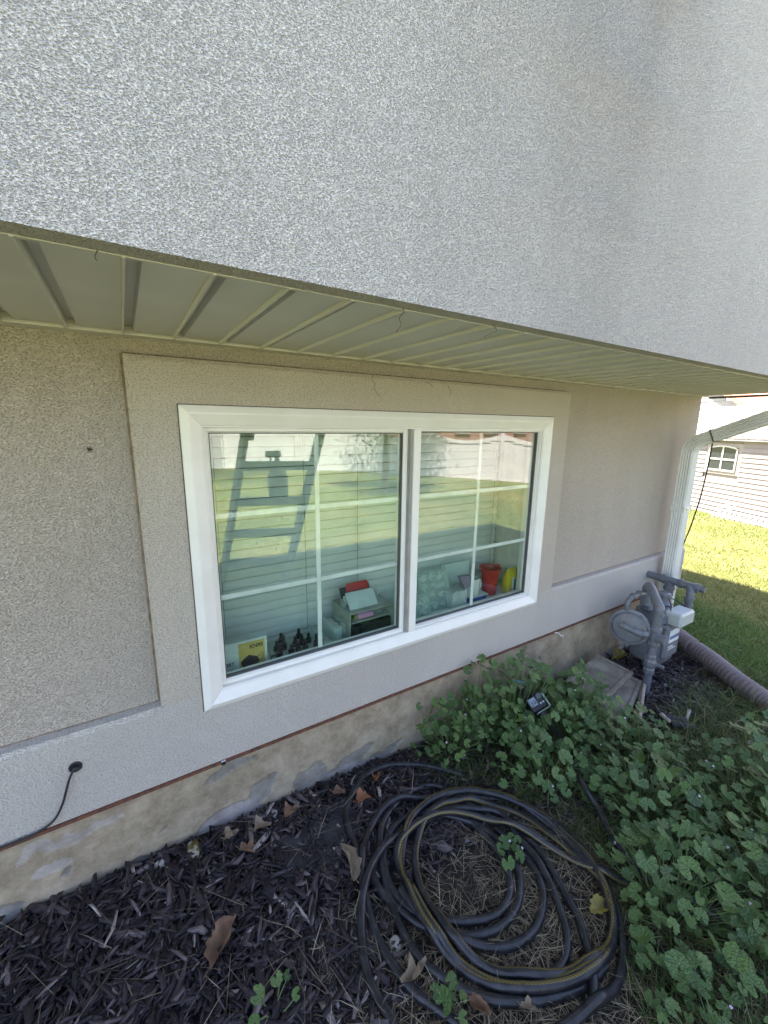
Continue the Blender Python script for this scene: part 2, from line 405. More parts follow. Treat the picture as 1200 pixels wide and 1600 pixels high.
# foundation: parged concrete whose coat has flaked off in places
m = bpy.data.materials.new('parged_concrete'); m.use_nodes = True
n = m.node_tree.nodes; l = m.node_tree.links; b = n['Principled BSDF']; b.inputs['Roughness'].default_value = .92; b.inputs['Specular IOR Level'].default_value = .2
a = n.new('ShaderNodeAttribute'); a.attribute_name = 'Col'; tc = n.new('ShaderNodeTexCoord')
t2 = n.new('ShaderNodeTexNoise'); t2.inputs['Scale'].default_value = 8; t2.inputs['Detail'].default_value = 12; t2.inputs['Roughness'].default_value = .78; l.new(tc.outputs['Object'], t2.inputs[0])
rr = n.new('ShaderNodeValToRGB'); rr.color_ramp.elements[0].color = (.52, .49, .45, 1); rr.color_ramp.elements[0].position = .35; rr.color_ramp.elements[1].color = (1.1, 1.1, 1.1, 1); rr.color_ramp.elements[1].position = .65
mm = n.new('ShaderNodeMix'); mm.data_type = 'RGBA'; mm.blend_type = 'MULTIPLY'; mm.inputs[0].default_value = 1
l.new(t2.outputs['Fac'], rr.inputs[0]); l.new(a.outputs['Color'], mm.inputs[6]); l.new(rr.outputs[0], mm.inputs[7]); l.new(mm.outputs[2], b.inputs['Base Color'])
t3 = n.new('ShaderNodeTexNoise'); t3.inputs['Scale'].default_value = 220; t3.inputs['Detail'].default_value = 4; l.new(tc.outputs['Object'], t3.inputs[0])
bn = n.new('ShaderNodeBump'); bn.inputs['Strength'].default_value = .5; bn.inputs['Distance'].default_value = .002; l.new(t3.outputs['Fac'], bn.inputs['Height']); l.new(bn.outputs[0], b.inputs['Normal'])
M['parge'] = m
def patch_mask(X, Z):
    wx = X + .012 * fbm(X, Z, 5, 4, 30); wz = Z + .010 * fbm(X, Z, 6, 4, 34)
    def ell(px, py, rx, rz, tilt=0):
        p = at(px, py, 1, .012); dx = wx - p.x; dz = wz - p.z; c, s_ = math.cos(tilt), math.sin(tilt)
        return ((dx * c + dz * s_) / rx) ** 2 + ((-dx * s_ + dz * c) / rz) ** 2 < 1
    grey = ell(412, 1232, .085, .040, .5) | ell(385, 1255, .05, .016, .5) | ell(485, 1212, .085, .055, .1) | ell(545, 1188, .12, .034, .2) | ell(600, 1176, .10, .02, .1)
    grey |= ell(358, 1205, .10, .022, .25) | ell(256, 1297, .032, .010, .5) | ell(98, 1365, .010, .009) | ell(10, 1422, .035, .03)
    lil = ell(120, 1305, .10, .020, .1) | ell(55, 1330, .05, .02, .1) | ell(165, 1285, .06, .018, .2) | ell(85, 1355, .05, .022, .2)
    return grey, lil
xs = np.concatenate([np.arange(XL, -.6, .12), np.arange(-.6, XR + .001, .006)]); zs = np.arange(-.30, .3271, .006)
X, Z = np.meshgrid(xs, zs); g_, l_ = patch_mask(X, Z)
gz0 = ground_h(X, np.zeros_like(X)); low = Z - gz0
strip_low = (low < .030 + .022 * fbm(X, Z * 0, 9, 4, 7)) | ((low < .07) & (fbm(X, Z, 12, 4, 6) > 1.0))
Y = .012 + .0022 * fbm(X, Z, 8, 4, 6) - .018 * np.clip((.12 - low) / .2, 0, 1) ** 1.5
Y = Y + np.where(g_ | strip_low, .0075, 0) + np.where(l_, .002, 0)
c0 = np.zeros(X.shape + (3,)); c0[:] = (.36, .315, .24)
warm = np.clip(fbm(X, Z, 21, 3, 4) * .5 + .5, 0, 1)[..., None]
c0 = c0 * (1 - warm * .35) + np.array((.44, .34, .23)) * warm * .35
yel = np.clip(fbm(X, Z, 22, 3, 7) * .6, 0, 1)[..., None] * .2; c0 = c0 * (1 - yel) + np.array((.36, .33, .19)) * yel
c0[g_] = (.27, .26, .235); c0[strip_low] = (.34, .315, .30); c0[l_] = (.43, .395, .355)
i = (np.arange(len(zs) - 1)[:, None] * len(xs) + np.arange(len(xs) - 1)[None]).ravel()
npmesh('foundation', np.stack([X.ravel(), Y.ravel(), Z.ravel()], 1), np.stack([i, i + 1, i + len(xs) + 1, i + len(xs)], 1), M['parge'], house, col=c0.reshape(-1, 3), smooth=True)
o = MB(); o.box(XL, XR, .05, YB, -.9, .3255); o.build('foundation_core', M['parge'], house)
o = MB(); o.box(XL + .2, XR - .2, .22, YB - .2, .345, .37); o.build('floor', M['room'], house)
o = MB(); o.box(XL, XR, YW, YB, 1.83, 1.86); o.build('ceiling', M['room'], house)
# upper storey with the gabled roof
o = MB()
o.box(XL, XR, YU, YU + .043, 1.800, 1.862); o.box(XL, XR, YU, YU + .14, 1.8621, 5.2); o.box(XR - .14, XR, YU + .14, YB, 1.862, 5.2); o.box(XL, XL + .14, YU + .14, YB, 1.862, 5.2); o.box(XL + .14, XR - .14, YB - .14, YB, 1.862, 5.2)
yc = (YU + YB) / 2
for xg in (XL, XR - .14): o.prism([(xg, YU, 5.201), (xg, YB, 5.201), (xg, yc, 5.2 + (yc - YU) * .45)], (.14, 0, 0))
o.build('upper_wall', M['stucco'], house)
# the lip of the stucco stops a little short of the soffit
for sgn in (-1, 1):
    y0 = YU - .4 if sgn < 0 else YB + .4
    z0 = 5.2 - .18 + .1; zr = 5.2 + (yc - YU) * .45 + .1
    o = MB(); o.prism([(XL - .3, y0, z0), (XL - .3, yc, zr), (XL - .3, yc, zr + .15), (XL - .3, y0, z0 + .15)], (XR - XL + .6, 0, 0)); o.build('roof', M['shingle'], house)
# soffit panels with pressed V grooves
pitch = .1265; k0 = -48
o = MB()
groove = .024; gd = .016; ys0, ys1 = YU + .141 - .13, -.002
pm = None
for k in range(k0, 30):
    xa = .024 + k * pitch; xb = xa + pitch
    if xb > XR - .004: break
    if xa < XL: continue
    if pm is None:
        pr = [(0, 0), (.0015, .0), (.009, gd), (.0165, gd), (.0225, 0), (pitch - .0008, 0), (pitch - .0008, .002), (pitch - .001, .016), (0, .016)]
        # visible lip below the groove edge
        pr = [(0, -.009), (.0045, -.009), (.0055, 0), (.008, gd), (.025, gd), (.028, 0), (pitch - .0006, 0), (pitch - .0006, .017), (0, .017)]
        mb = MB(); mb.prism([(p[0], YU + .044, p[1] + ZS) for p in pr], (0, -.004 - (YU + .044), 0))
        first = mb.build('soffit_panel', M['alu'], house); pm = first.data; first.location = (xa, 0, 0)
    else:
        q = bpy.data.objects.new('soffit_panel', pm); COL.objects.link(q); q.parent = house; q.location = (xa, 0, 0)
o = MB(); o.box(XL, XR, -.0038, YW - .001, 1.797, 1.806 + .017); o.box(XL, XR, -.012, -.0039, 1.797, 1.8005); o.build('soffit_channel', M['alu'], house)
o = MB(); o.box(XL, XR, YU + .1, -.006, 1.826, 1.86); o.build('overhang_framing', M['room'], house)
o = MB(); o.box(XR - .003, XR + .012, YU + .02, -.0, 1.785, 1.80); o.build('soffit_end_trim', mat('dark_end_trim', (.10, .09, .07), .6), house)
# the upper wall box already covers y YU..YU+.14 above 1.800; a thin starter strip closes its underside
o = MB(); o.box(XL, XR, YU + .0435, YU + .052, 1.7985, 1.7998); o.build('soffit_front_channel', M['alu'], house)

# window -------------------------------------------------
win = MB(); FX0, FX1, FZ0, FZ1 = .149, 1.931, .5615, 1.6145
window = bpy.data.objects.new('window', None); COL.objects.link(window); window.parent = house; window.location = (0, 0, 0)
def mitred(name, x0, x1, z0, z1, prof, m, par):
    """four mitred rails; prof: list of (inward offset, y) going round the section"""
    cs = [(x0, z0, 1, 1), (x1, z0, -1, 1), (x1, z1, -1, -1), (x0, z1, 1, -1)]
    out = []
    for s_ in range(4):
        A = cs[s_]; B = cs[(s_ + 1) % 4]; mb = MB(); n_ = len(prof)
        e = .0004
        dx = 1 if s_ == 0 else -1 if s_ == 2 else 0; dz = 1 if s_ == 1 else -1 if s_ == 3 else 0
        va = [(A[0] + A[2] * p[0] + dx * e, p[1], A[1] + A[3] * p[0] + dz * e) for p in prof]; vb = [(B[0] + B[2] * p[0] - dx * e, p[1], B[1] + B[3] * p[0] - dz * e) for p in prof]
        mb.add(va + vb, [tuple(range(n_)), tuple(range(2 * n_ - 1, n_ - 1, -1))] + [(i, n_ + i, n_ + (i + 1) % n_, (i + 1) % n_) for i in range(n_)])
        out.append(mb.build(name, m, par))
    return out
mitred('frame_rail', FX0, FX1, FZ0, FZ1, [(0, .06), (0, -.004), (.003, -.007), (.022, -.017), (.026, -.017), (.060, -.002), (.063, .002), (.067, .002), (.067, .095), (.03, .095)], M['vinyl'], window)
mitred('caulk_joint', FX0 - .0035, FX1 + .0035, FZ0 - .002, FZ1 + .003, [(0, .06), (0, -.0015), (.0032, -.0015), (.0032, .06)], mat('dirty_caulk', (.13, .11, .09), .9), window)
# right light fixed in the frame
IX0, IX1, IZ0, IZ1 = FX0 + .067, FX1 - .067, FZ0 + .067, FZ1 - .067
MX = 1.030
mb = MB(); mb.cbox(MX - .0, MX + .036, -.006, .075, IZ0 + .0002, IZ1 - .0002, .003); mb.build('mullion', M['vinyl'], window)
mb = MB(); mb.box(MX - .017, MX - .0004, .012, .085, IZ0 + .0002, IZ1 - .0002); mb.box(MX - .0004 - .012, MX - .0006, .002, .0119, IZ0 + .0002, IZ1 - .0002); mb.build('track', M['vinyl_dark'], window)
mitred('sash_rail', IX0 + .001, MX - .018, IZ0 + .001, IZ1 - .001, [(0, .070), (0, .018), (.010, .018), (.016, .026), (.016, .070)], M['vinyl'], window)
mitred('glazing_bead', MX + .037, IX1 - .001, IZ0 + .001, IZ1 - .001, [(0, .06), (0, .010), (.007, .010), (.011, .024), (.011, .06)], M['vinyl'], window)
mitred('gasket', IX0 + .0175, MX - .0345, IZ0 + .0175, IZ1 - .0175, [(0, .050), (0, .030), (.003, .030), (.003, .050)], M['gasket'], window)
mitred('gasket', MX + .0485, IX1 - .0125, IZ0 + .0125, IZ1 - .0125, [(0, .045), (0, .026), (.003, .026), (.003, .045)], M['gasket'], window)
def glass_mat(name, tint, refl, rtint=(1, 1, 1)):
    m = bpy.data.materials.new(name); m.use_nodes = True; n = m.node_tree.nodes; l = m.node_tree.links
    n.remove(n['Principled BSDF']); tr = n.new('ShaderNodeBsdfTransparent'); tr.inputs[0].default_value = (*tint, 1)
    gl = n.new('ShaderNodeBsdfGlossy'); gl.inputs['Roughness'].default_value = 0.0; gl.inputs[0].default_value = (*rtint, 1)
    lw = n.new('ShaderNodeLayerWeight'); lw.inputs[0].default_value = .5; pw = n.new('ShaderNodeMath'); pw.operation = 'POWER'; pw.inputs[1].default_value = 5; l.new(lw.outputs['Facing'], pw.inputs[0])
    ma = n.new('ShaderNodeMath'); ma.operation = 'MULTIPLY_ADD'; ma.inputs[1].default_value = 1 - refl; ma.inputs[2].default_value = refl; l.new(pw.outputs[0], ma.inputs[0]); mx = n.new('ShaderNodeMixShader')
    l.new(ma.outputs[0], mx.inputs[0]); l.new(tr.outputs[0], mx.inputs[1]); l.new(gl.outputs[0], mx.inputs[2]); l.new(mx.outputs[0], n['Material Output'].inputs[0]); return m
M['glass'] = glass_mat('coated_glass', (.94, .99, .965), .10, (.96, 1, .97))
M['glass2'] = glass_mat('coated_glass_rosy', (.94, .985, .96), .10, (1, .93, .96))
for (xa, xb, za, zb, yy, gm) in ((IX0 + .016, MX - .033, IZ0 + .016, IZ1 - .016, .037, M['glass']), (MX + .047, IX1 - .011, IZ0 + .011, IZ1 - .011, .033, M['glass2'])):
    mb = MB(); mb.box(xa, xb, yy, yy + .005, za, zb); mb.build('glass_pane', gm, window)
    # grille bars between the panes
    gy = yy + .013
    xm = (xa + xb) / 2
    zt = za + (zb - za) * .345; zt2 = za + (zb - za) * .68
    mb = MB(); mb.cbox(xm - .009, xm + .009, gy, gy + .006, za, zb, .001); mb.build('grille_bar', M['muntin'], window)
    for z_ in (zt, zt2):
        for (p, q) in ((xa, xm - .0092), (xm + .0092, xb)):
            mb = MB(); mb.cbox(p, q, gy, gy + .006, z_ - .009, z_ + .009, .001); mb.build('grille_bar', M['muntin'], window)
    mb = MB(); mb.box(xa, xb, gy + .014, gy + .018, za, zb); mb.build('inner_pane', glass_mat('inner_glass', (.97, .99, .98), .01), window)
# reveal, inner sill
o = MB(); o.box(WX0 + .002, 2.1, .2205, .42, .566, .5948); o.box(WX0 + .002, WX1 - .002, .0965, .22, .5755, .5948)
o.build('window_sill', M['white_pl'], house)
o = MB(); o.box(1.935, 2.09, .2205, .46, .596, 1.75); o.box(WX1 - .004, WX1 - .0005, .0965, .22, .596, WZ1 - .001); o.box(WX0 + .0005, WX0 + .004, .0965, .22, .596, WZ1 - .001); o.box(-.02, .04, .2205, .46, .596, 1.75); o.box(.0405, 1.9345, .2205, .46, 1.70, 1.75)
o.build('window_reveal', M['room'], house)

# things behind the glass --------------------------------
bl = thing('window_blind', 'closed white horizontal blind hanging behind the window', 'blind', (1.0, .34, 1.68))
sp = .0435; sm = None
for k in range(24):
    z = .618 + k * sp
    if sm is None:
        mb = MB(); Mx = Matrix.Rotation(math.radians(80), 4, 'X')
        prf = [(-.0200, 0), (-.012, .0018), (0, .0026), (.012, .0018), (.0200, 0)]
        poly = [Mx @ Vector((-.80, p[0], p[1])) for p in prf] + [Mx @ Vector((-.80, p[0], p[1] - .0025)) for p in prf[::-1]]
        mb.prism(poly, (1.725, 0, 0)); sl = mb.build('slat', M['blind'], bl); sl.location = (0, 0, z - 1.68); sm = sl.data
    else:
        sl = bpy.data.objects.new('slat', sm); COL.objects.link(sl); sl.parent = bl; sl.location = (0, 0, z - 1.68)
for x in (.29, .66, .93, 1.26, 1.86):
    mb = MB(); mb.tube([(x, .311, .60), (x, .311, 1.68)], .0013, 6); mb.build('cord', M['cord'], bl)
mb = MB(); mb.cbox(.19, 1.928, .31, .37, 1.66, 1.70, .003); mb.build('head_rail', M['blind'], bl)

def paper(name, c): return mat(name, c, .5, bump=0)
MP = {k: paper(k, c) for k, c in dict(card_white=(.62, .68, .66), card_yellow=(.55, .42, .12), ink=(.015, .015, .015), clearish=(.62, .68, .66), grey_box=(.40, .42, .38), blue=(.02, .08, .35)).items()}
M['clear'] = None
m = bpy.data.materials.new('clear_plastic'); m.use_nodes = True; n = m.node_tree.nodes; l = m.node_tree.links
tr = n.new('ShaderNodeBsdfTransparent'); tr.inputs[0].default_value = (.9, .95, .93, 1); mx = n.new('ShaderNodeMixShader'); lw = n.new('ShaderNodeLayerWeight'); lw.inputs[0].default_value = .35
mth = n.new('ShaderNodeMath'); mth.operation = 'MULTIPLY_ADD'; mth.inputs[1].default_value = .3; mth.inputs[2].default_value = .10
n['Principled BSDF'].inputs['Base Color'].default_value = (.92, .95, .94, 1); n['Principled BSDF'].inputs['Roughness'].default_value = .25
l.new(lw.outputs[0], mth.inputs[0]); l.new(mth.outputs[0], mx.inputs[0]); l.new(tr.outputs[0], mx.inputs[1]); l.new(n['Principled BSDF'].outputs[0], mx.inputs[2]); l.new(mx.outputs[0], n['Material Output'].inputs[0])
M['clear'] = m
ZL = .595
# mask carton
t = thing('mask_carton', 'white and yellow carton printed KN95 with a black mask, on the inner sill', 'carton', (.30, .13, ZL))
mb = MB(); mb.cbox(.155, .412, .118, .165, ZL, .728, .001); mb.build('carton', MP['card_white'], t)
mb = MB(); mb.box(.300, .402, .1172, .1179, .602, .718); mb.build('yellow_panel', MP['card_yellow'], t)
MF = lambda x, z, y=.1165: Matrix.Translation((x, y, z)) @ Matrix.Rotation(math.pi / 2, 4, 'X')
text_mesh('KN95', .022, MP['ink'], t, MF(.342, .690))
text_mesh('D', .019, MP['ink'], t, MF(.230, .660, .1172)); text_mesh('FORT', .019, MP['ink'], t, MF(.2345, .636, .1172))
mb = MB(); mb.prism([(.308, .1171, .625), (.306, .1171, .640), (.318, .1171, .652), (.338, .1171, .664), (.358, .1171, .655), (.372, .1171, .648), (.378, .1171, .630), (.368, .1171, .612), (.340, .1171, .606), (.318, .1171, .612)], (0, -.0008, 0)); mb.build('mask_picture', MP['ink'], t)
mb = MB(); mb.tube([(.374, .1165, .648), (.384, .1165, .656), (.392, .1165, .664), (.394, .1165, .650), (.388, .1165, .632), (.376, .1165, .626)], .0009, 6); mb.build('ear_loop', MP['ink'], t)
# nail polish tray
t = thing('bottle_rack', 'clear tray holding dark nail polish bottles beside the mask carton', 'tray', (.55, .22, ZL))
mb = MB(); mb.box(.44, .66, .115, .30, ZL, ZL + .003); mb.box(.44, .443, .115, .30, ZL + .003, ZL + .04); mb.box(.657, .66, .115, .30, ZL + .003, ZL + .04); mb.build('tray', M['clear'], t)
bm0 = None; bi = 0
for j in range(5):
    for k in range(3 if j % 2 else 2):
        x = .475 + j * .038 + .007 * ((k * 7 + j * 5) % 3 - 1); y = .15 + k * .05 + .008 * ((j * 3 + k) % 3 - 1); hh = .72 + .3 * ((j * 3 + k * 5) % 4 == 0)
        if bm0 is None:
            mb = MB(); mb._lathe([(0, .0125), (.002, .014), (.026, .014), (.031, .007), (.033, .007)], Vector((0, 0, 0)), Vector((0, 0, 1)), 12, 0)
            mb._lathe([(.0335, .0075), (.034, .008), (.062, .0062), (.063, .004)], Vector((0, 0, 0)), Vector((0, 0, 1)), 12, 1)
            q = mb.build('nail_polish_bottle', [mat('dark_polish', (.03, .015, .03), .12, (.012, .01, .012), 30), M['black']], None, smooth=True); bm0 = q.data
        else: q = bpy.data.objects.new('nail_polish_bottle', bm0); COL.objects.link(q)
        q.location = (x, y, ZL + .0035); q.scale = (1, 1, hh)
        tag(q, 'small dark nail polish bottle standing in the clear tray on the sill', 'bottle', 'nail polish bottles in the tray')
t = thing('sewing_machine_foot', 'small black clip and tool lying between the mask carton and the bottles', 'tool', (.44, .11, ZL))
mb = MB(); mb.tube([(.425, .125, ZL + .004), (.428, .122, ZL + .03), (.44, .118, ZL + .038), (.452, .116, ZL + .026), (.452, .114, ZL + .006)], .0028, 8); mb.build('wire_arm', M['black'], t, True)
mb = MB(); mb.cbox(.43, .50, .104, .114, ZL + .0005, ZL + .012, .002); mb.build('base', M['black'], t)
# organizer with two open bays
t = thing('desk_organizer', 'pale grey open drawer organizer standing on the inner sill', 'organizer', (.90, .2, ZL))
x0, x1, y0, y1, z0, z1 = .786, 1.020, .115, .30, ZL + .0005, .727
mb = MB(); mb.box(x0, x0 + .004, y0, y1, z0, z1); mb.box(x1 - .004, x1, y0, y1, z0, z1); mb.box(x0 + .0042, x1 - .0042, y0, y1, z1 - .004, z1); mb.box(x0 + .0042, x1 - .0042, y0, y1, z0, z0 + .004); mb.box(x0 + .0042, x1 - .0042, y1 - .004, y1, z0 + .0042, z1 - .0042)
mb.build('case', MP['grey_box'], t)
mb = MB(); mb.box(x0 + .0043, x1 - .0043, y0 + .001, y1 - .0045, .676, .679); mb.build('shelf', MP['grey_box'], t)
mb = MB(); mb.box(x0 + .006, x0 + .07, y0 + .014, y0 + .15, z0 + .006, .650); mb.box(x0 + .073, x1 - .006, y0 + .012, y0 + .15, z0 + .006, .655); mb.build('drawer', M['black'], t)
t = thing('thread_spool', 'pink cone of thread lying in the upper bay of the organizer', 'thread', (.87, .15, .69))
mb = MB(); mb.tube([(.835, .14, .6955), (.915, .137, .6955)], [.0155, .0135], 16); mb.build('thread', M['pink'], t, True)
mb = MB(); mb.tube([(.820, .1405, .6955), (.8345, .14, .6955)], [.014, .0162], 16); mb.build('cone', mat('olive_cone', (.16, .17, .04), .6), t, True)
t = thing('crumpled_packet', 'crumpled grey packet beside the pink thread in the organizer', 'packet', (.96, .15, .68))
mb = MB(); mb.tube([(.93, .15, .694), (.945, .148, .699), (.965, .15, .697), (.985, .152, .694)], [.009, .014, .013, .006], 9); mb.build('wrapper', M['clear'], t)
# file holder on top
t = thing('file_holder', 'clear grey letter holder standing on top of the organizer', 'holder', (.87, .16, .728))
mb = MB(); mb.prism([(.806, .150, .7275), (.808, .205, .790), (.808, .209, .790), (.806, .154, .7275)], (.15, 0, 0)); mb.box(.80, .96, .2095, .2125, .7275, .775)
mb.build('panel', MP['clearish'], t)
mb = MB(); mb.prism([(.795, .235, .7275), (.795, .236, .760), (.799, .236, .760), (.799, .235, .7275)], (0, -.055, 0)); mb.prism([(.968, .235, .7275), (.968, .236, .790), (.971, .236, .790), (.971, .235, .7275)], (0, -.055, 0)); mb.build('side_panel', M['clear'], t)
mb = MB(); mb.prism([(.8005, .214, .728), (.8005, .254, .800), (.8005, .256, .800), (.8005, .216, .728)], (.16, 0, 0)); q = mb.build('back_panel', M['black'], t)
q = MB(); q.prism([(.825, .2135, .735), (.832, .2525, .812), (.838, .2525, .816), (.948, .2525, .816), (.952, .2525, .808), (.950, .2135, .735)], (0, -.0035, 0))
tag(q.build('red_folder', M['red'], None), 'red folder standing in the letter holder on the organizer', 'folder')
# bottle-like clear cups at the organizer's left
t = thing('plastic_cup_box', 'clear box with white plastic cups at the left side of the organizer', 'box', (.75, .2, ZL))
mb = MB(); mb.box(.715, .780, .14, .27, ZL + .0005, ZL + .004); mb.box(.715, .7165, .14, .27, ZL + .0045, ZL + .08); mb.box(.7785, .78, .14, .27, ZL + .0045, ZL + .08); mb.box(.717, .778, .14, .1415, ZL + .0045, ZL + .08); mb.build('box', M['clear'], t)
for k in range(3): mb = MB(); mb.lathe([(0, .018), (.05, .022), (.052, .020)], (.748, .165 + k * .042, ZL + .0048), (0, 0, 1), 14); mb.build('cup', M['white_pl'], t, True)
# clear storage cases on the right
def case(name, label, x0, x1, y0, dy, z1, lean, cells, grp=None):
    t = thing(name, label, 'storage case', ((x0 + x1) / 2, y0, ZL), grp)
    sh = lambda z: (z - ZL) * lean
    def pl(xa, xb, za, zb, ya, yb, nm, mm):
        mb = MB(); mb.add([(xa, ya + sh(za), za), (xb, ya + sh(za), za), (xb, yb + sh(za), za), (xa, yb + sh(za), za), (xa, ya + sh(zb), zb), (xb, ya + sh(zb), zb), (xb, yb + sh(zb), zb), (xa, yb + sh(zb), zb)], [(3, 2, 1, 0), (4, 5, 6, 7), (0, 1, 5, 4), (1, 2, 6, 5), (2, 3, 7, 6), (3, 0, 4, 7)]); return mb.build(nm, mm, t)
    pl(x0, x1, ZL + .001, z1, y0 + dy - .002, y0 + dy, 'back', M['clear']); pl(x0, x1, ZL + .001, z1, y0, y0 + .0015, 'lid', M['clear'])
    for (a_, b_, c_, d_) in ((x0, x0 + .003, ZL + .004, z1 - .003), (x1 - .003, x1, ZL + .004, z1 - .003), (x0, x1, ZL + .001, ZL + .0038), (x0, x1, z1 - .0028, z1)):
        pl(a_, b_, c_, d_, y0 + .0017, y0 + dy - .0022, 'edge', M['clear'])
    R = random.Random(len(label))
    nx, nz = cells
    for i in range(nx):
        for j in range(nz):
            xa = x0 + .006 + (x1 - x0 - .012) * i / nx; za = ZL + .006 + (z1 - ZL - .012) * j / nz
            w_ = (x1 - x0 - .012) / nx; h_ = (z1 - ZL - .012) / nz
            mb = MB()
            for q_ in range(5):
                cx, cz = xa + w_ * R.uniform(.25, .75), za + h_ * R.uniform(.15, .75); cy = y0 + dy * .5 + sh(cz)
                aa = R.uniform(0, 3.1); dx_, dz_ = math.cos(aa) * w_ * .3, math.sin(aa) * h_ * .3
                mb.tube([(cx - dx_, cy, cz - dz_), (cx, cy + .002, cz), (cx + dx_, cy, cz + dz_)], [.004, R.uniform(.004, .010), .003], 6)
            mb.build('small_part', M['white_pl'] if R.random() < .8 else MP['clearish'], t)
case('compartment_case', 'low clear compartment case leaning at the left of the right pane', 1.115, 1.27, .13, .025, .705, .35, (2, 2))
case('compartment_case', 'tall clear case full of small white pieces, middle of the sill', 1.235, 1.435, .165, .03, .800, .25, (3, 4))
case('compartment_case', 'clear case behind the upright white booklets', 1.44, 1.625, .22, .03, .805, .15, (2, 2))
t = thing('booklet_stack', 'row of white booklets standing on edge behind the grille bar', 'booklets', (1.48, .15, ZL))
for k in range(9):
    mb = MB(); x = 1.405 + k * .0115; mb.box(x, x + .0085, .125, .21, ZL + .0005, .690 + .004 * (k % 3)); mb.build('booklet', MP['card_white'], t)
mb = MB(); mb.prism([(1.50, .135, .694), (1.46, .14, .77), (1.54, .14, .765), (1.55, .135, .70)], (0, .02, 0)); mb.build('mauve_booklet', mat('mauve_card', (.20, .16, .24), .6), t)
t = thing('white_mug', 'white mug whose handle shows past the grille bar', 'mug', (1.56, .17, ZL))
mb = MB(); mb._lathe([(0, .034), (.004, .037), (.10, .039), (.10, .036), (.01, .033)], Vector((1.575, .16, ZL + .042)), Vector((0, 0, 1)), 24, 0); mb.build('cup', M['white_pl'], t, True)
mb = MB(); mb.tube([(1.611 + .0 + .030 * math.sin(a_), .16, ZL + .092 + .033 * math.cos(a_)) for a_ in np.linspace(0, math.pi, 12)], .0058, 9); mb.build('handle', M['white_pl'], t, True)
t = thing('blue_tin', 'blue tin with a white lid under the mug', 'tin', (1.62, .14, ZL))
mb = MB(); mb.cbox(1.535, 1.66, .125, .20, ZL + .0005, ZL + .036, .003); mb.build('tin', MP['blue'], t); mb = MB(); mb.cbox(1.533, 1.672, .123, .202, ZL + .0365, ZL + .0410, .001); mb.build('lid', M['white_pl'], t)
t = thing('red_pitcher', 'red plastic pitcher between the mug and the yellow bag', 'pitcher', (1.74, .19, ZL))
mb = MB(); mb._lathe([(0, .040), (.01, .042), (.09, .046), (.13, .054), (.155, .066), (.16, .066), (.157, .060), (.12, .048), (.012, .038)], Vector((1.755, .20, ZL + .0005)), Vector((0, 0, 1)), 24, 0); mb.build('body', M['red'], t, True)
mb = MB(); mb.prism([(1.80, .195, .735), (1.832, .195, .752), (1.834, .195, .758), (1.80, .195, .757)], (0, .02, 0)); mb.build('spout', M['red'], t)
t = thing('yellow_bag', 'yellow foil bag with a white label, rightmost thing on the sill', 'bag', (1.87, .15, ZL))
mb = MB()
bx = [(1.825, 1.925, .0, .055), (1.822, 1.93, .004, .07), (1.823, 1.935, .004, .06), (1.825, 1.945, .012, .035), (1.828, 1.950, .018, .024)]
zz = [ZL + .0005, ZL + .03, ZL + .11, ZL + .135, ZL + .155]
vs = []; 
for (xa, xb, ya, yb), z in zip(bx, zz):
    for k in range(12):
        w = 2 * math.pi * k / 12; c_, s_ = math.cos(w), math.sin(w); c_ = math.copysign(abs(c_) ** .5, c_); s_ = math.copysign(abs(s_) ** .7, s_)
        vs.append(((xa + xb) / 2 + (xb - xa) / 2 * c_, .115 + (ya + yb) / 2 + (yb - ya) / 2 * s_, z + .003 * math.sin(k * 2.1)))
mb.add(vs, [(i * 12 + k, i * 12 + (k + 1) % 12, (i + 1) * 12 + (k + 1) % 12, (i + 1) * 12 + k) for i in range(4) for k in range(12)] + [tuple(range(11, -1, -1)), tuple(48 + k for k in range(12))])
mb.build('bag', M['yellow'], t, True)
mb = MB(); mb.box(1.848, 1.866, .1125, .1140, .612, .700); mb.box(1.882, 1.900, .1125, .1140, .614, .695); mb.build('label_print', MP['card_white'], t); mb = MB(); mb.box(1.8675, 1.8805, .1120, .1140, .618, .69); mb.build('dark_print', mat('green_print', (.08, .18, .10), .5), t)

# ------------------------------------------------------------ downspout and its pieces
dsp = thing('downspout', 'white fluted downspout with a curved elbow at the far corner of the wall', 'downspout', (3.37, -.06, 0))
def rect_prof(hx, hy):
    """fluted rectangle"""
    P = []
    def side(a, b, nrm, k=4):
        for i in range(k * 2 + 1):
            t_ = i / (k * 2 + 1); d = -.006 if i % 2 else 0
            P.append((a[0] + (b[0] - a[0]) * t_ + nrm[0] * d, a[1] + (b[1] - a[1]) * t_ + nrm[1] * d))
    c = .006
    side((-hx + c, -hy), (hx - c, -hy), (0, -1)); side((hx, -hy + c), (hx, hy - c), (1, 0)); side((hx - c, hy), (-hx + c, hy), (0, 1)); side((-hx, hy - c), (-hx, -hy + c), (-1, 0))
    return P
DP = rect_prof(.050, .040)
def sweep(mb, path, prof, scale=None):
    """path in the y-z plane at x=3.37"""
    N = len(path); vs = []; k = len(prof)
    for i, (y, z) in enumerate(path):
        a_ = path[min(i + 1, N - 1)]; b_ = path[max(i - 1, 0)]; ty, tz = a_[0] - b_[0], a_[1] - b_[1]; L = math.hypot(ty, tz); ty /= L; tz /= L
        s_ = 1 if scale is None else scale[i]
        for p in prof: vs.append((3.37 + p[0] * s_, y + p[1] * s_ * tz, z - p[1] * s_ * ty))
    mb.add(vs, [(i * k + j, i * k + (j + 1) % k, (i + 1) * k + (j + 1) % k, (i + 1) * k + j) for i in range(N - 1) for j in range(k)] + [tuple(range(k - 1, -1, -1)), tuple((N - 1) * k + j for j in range(k))])
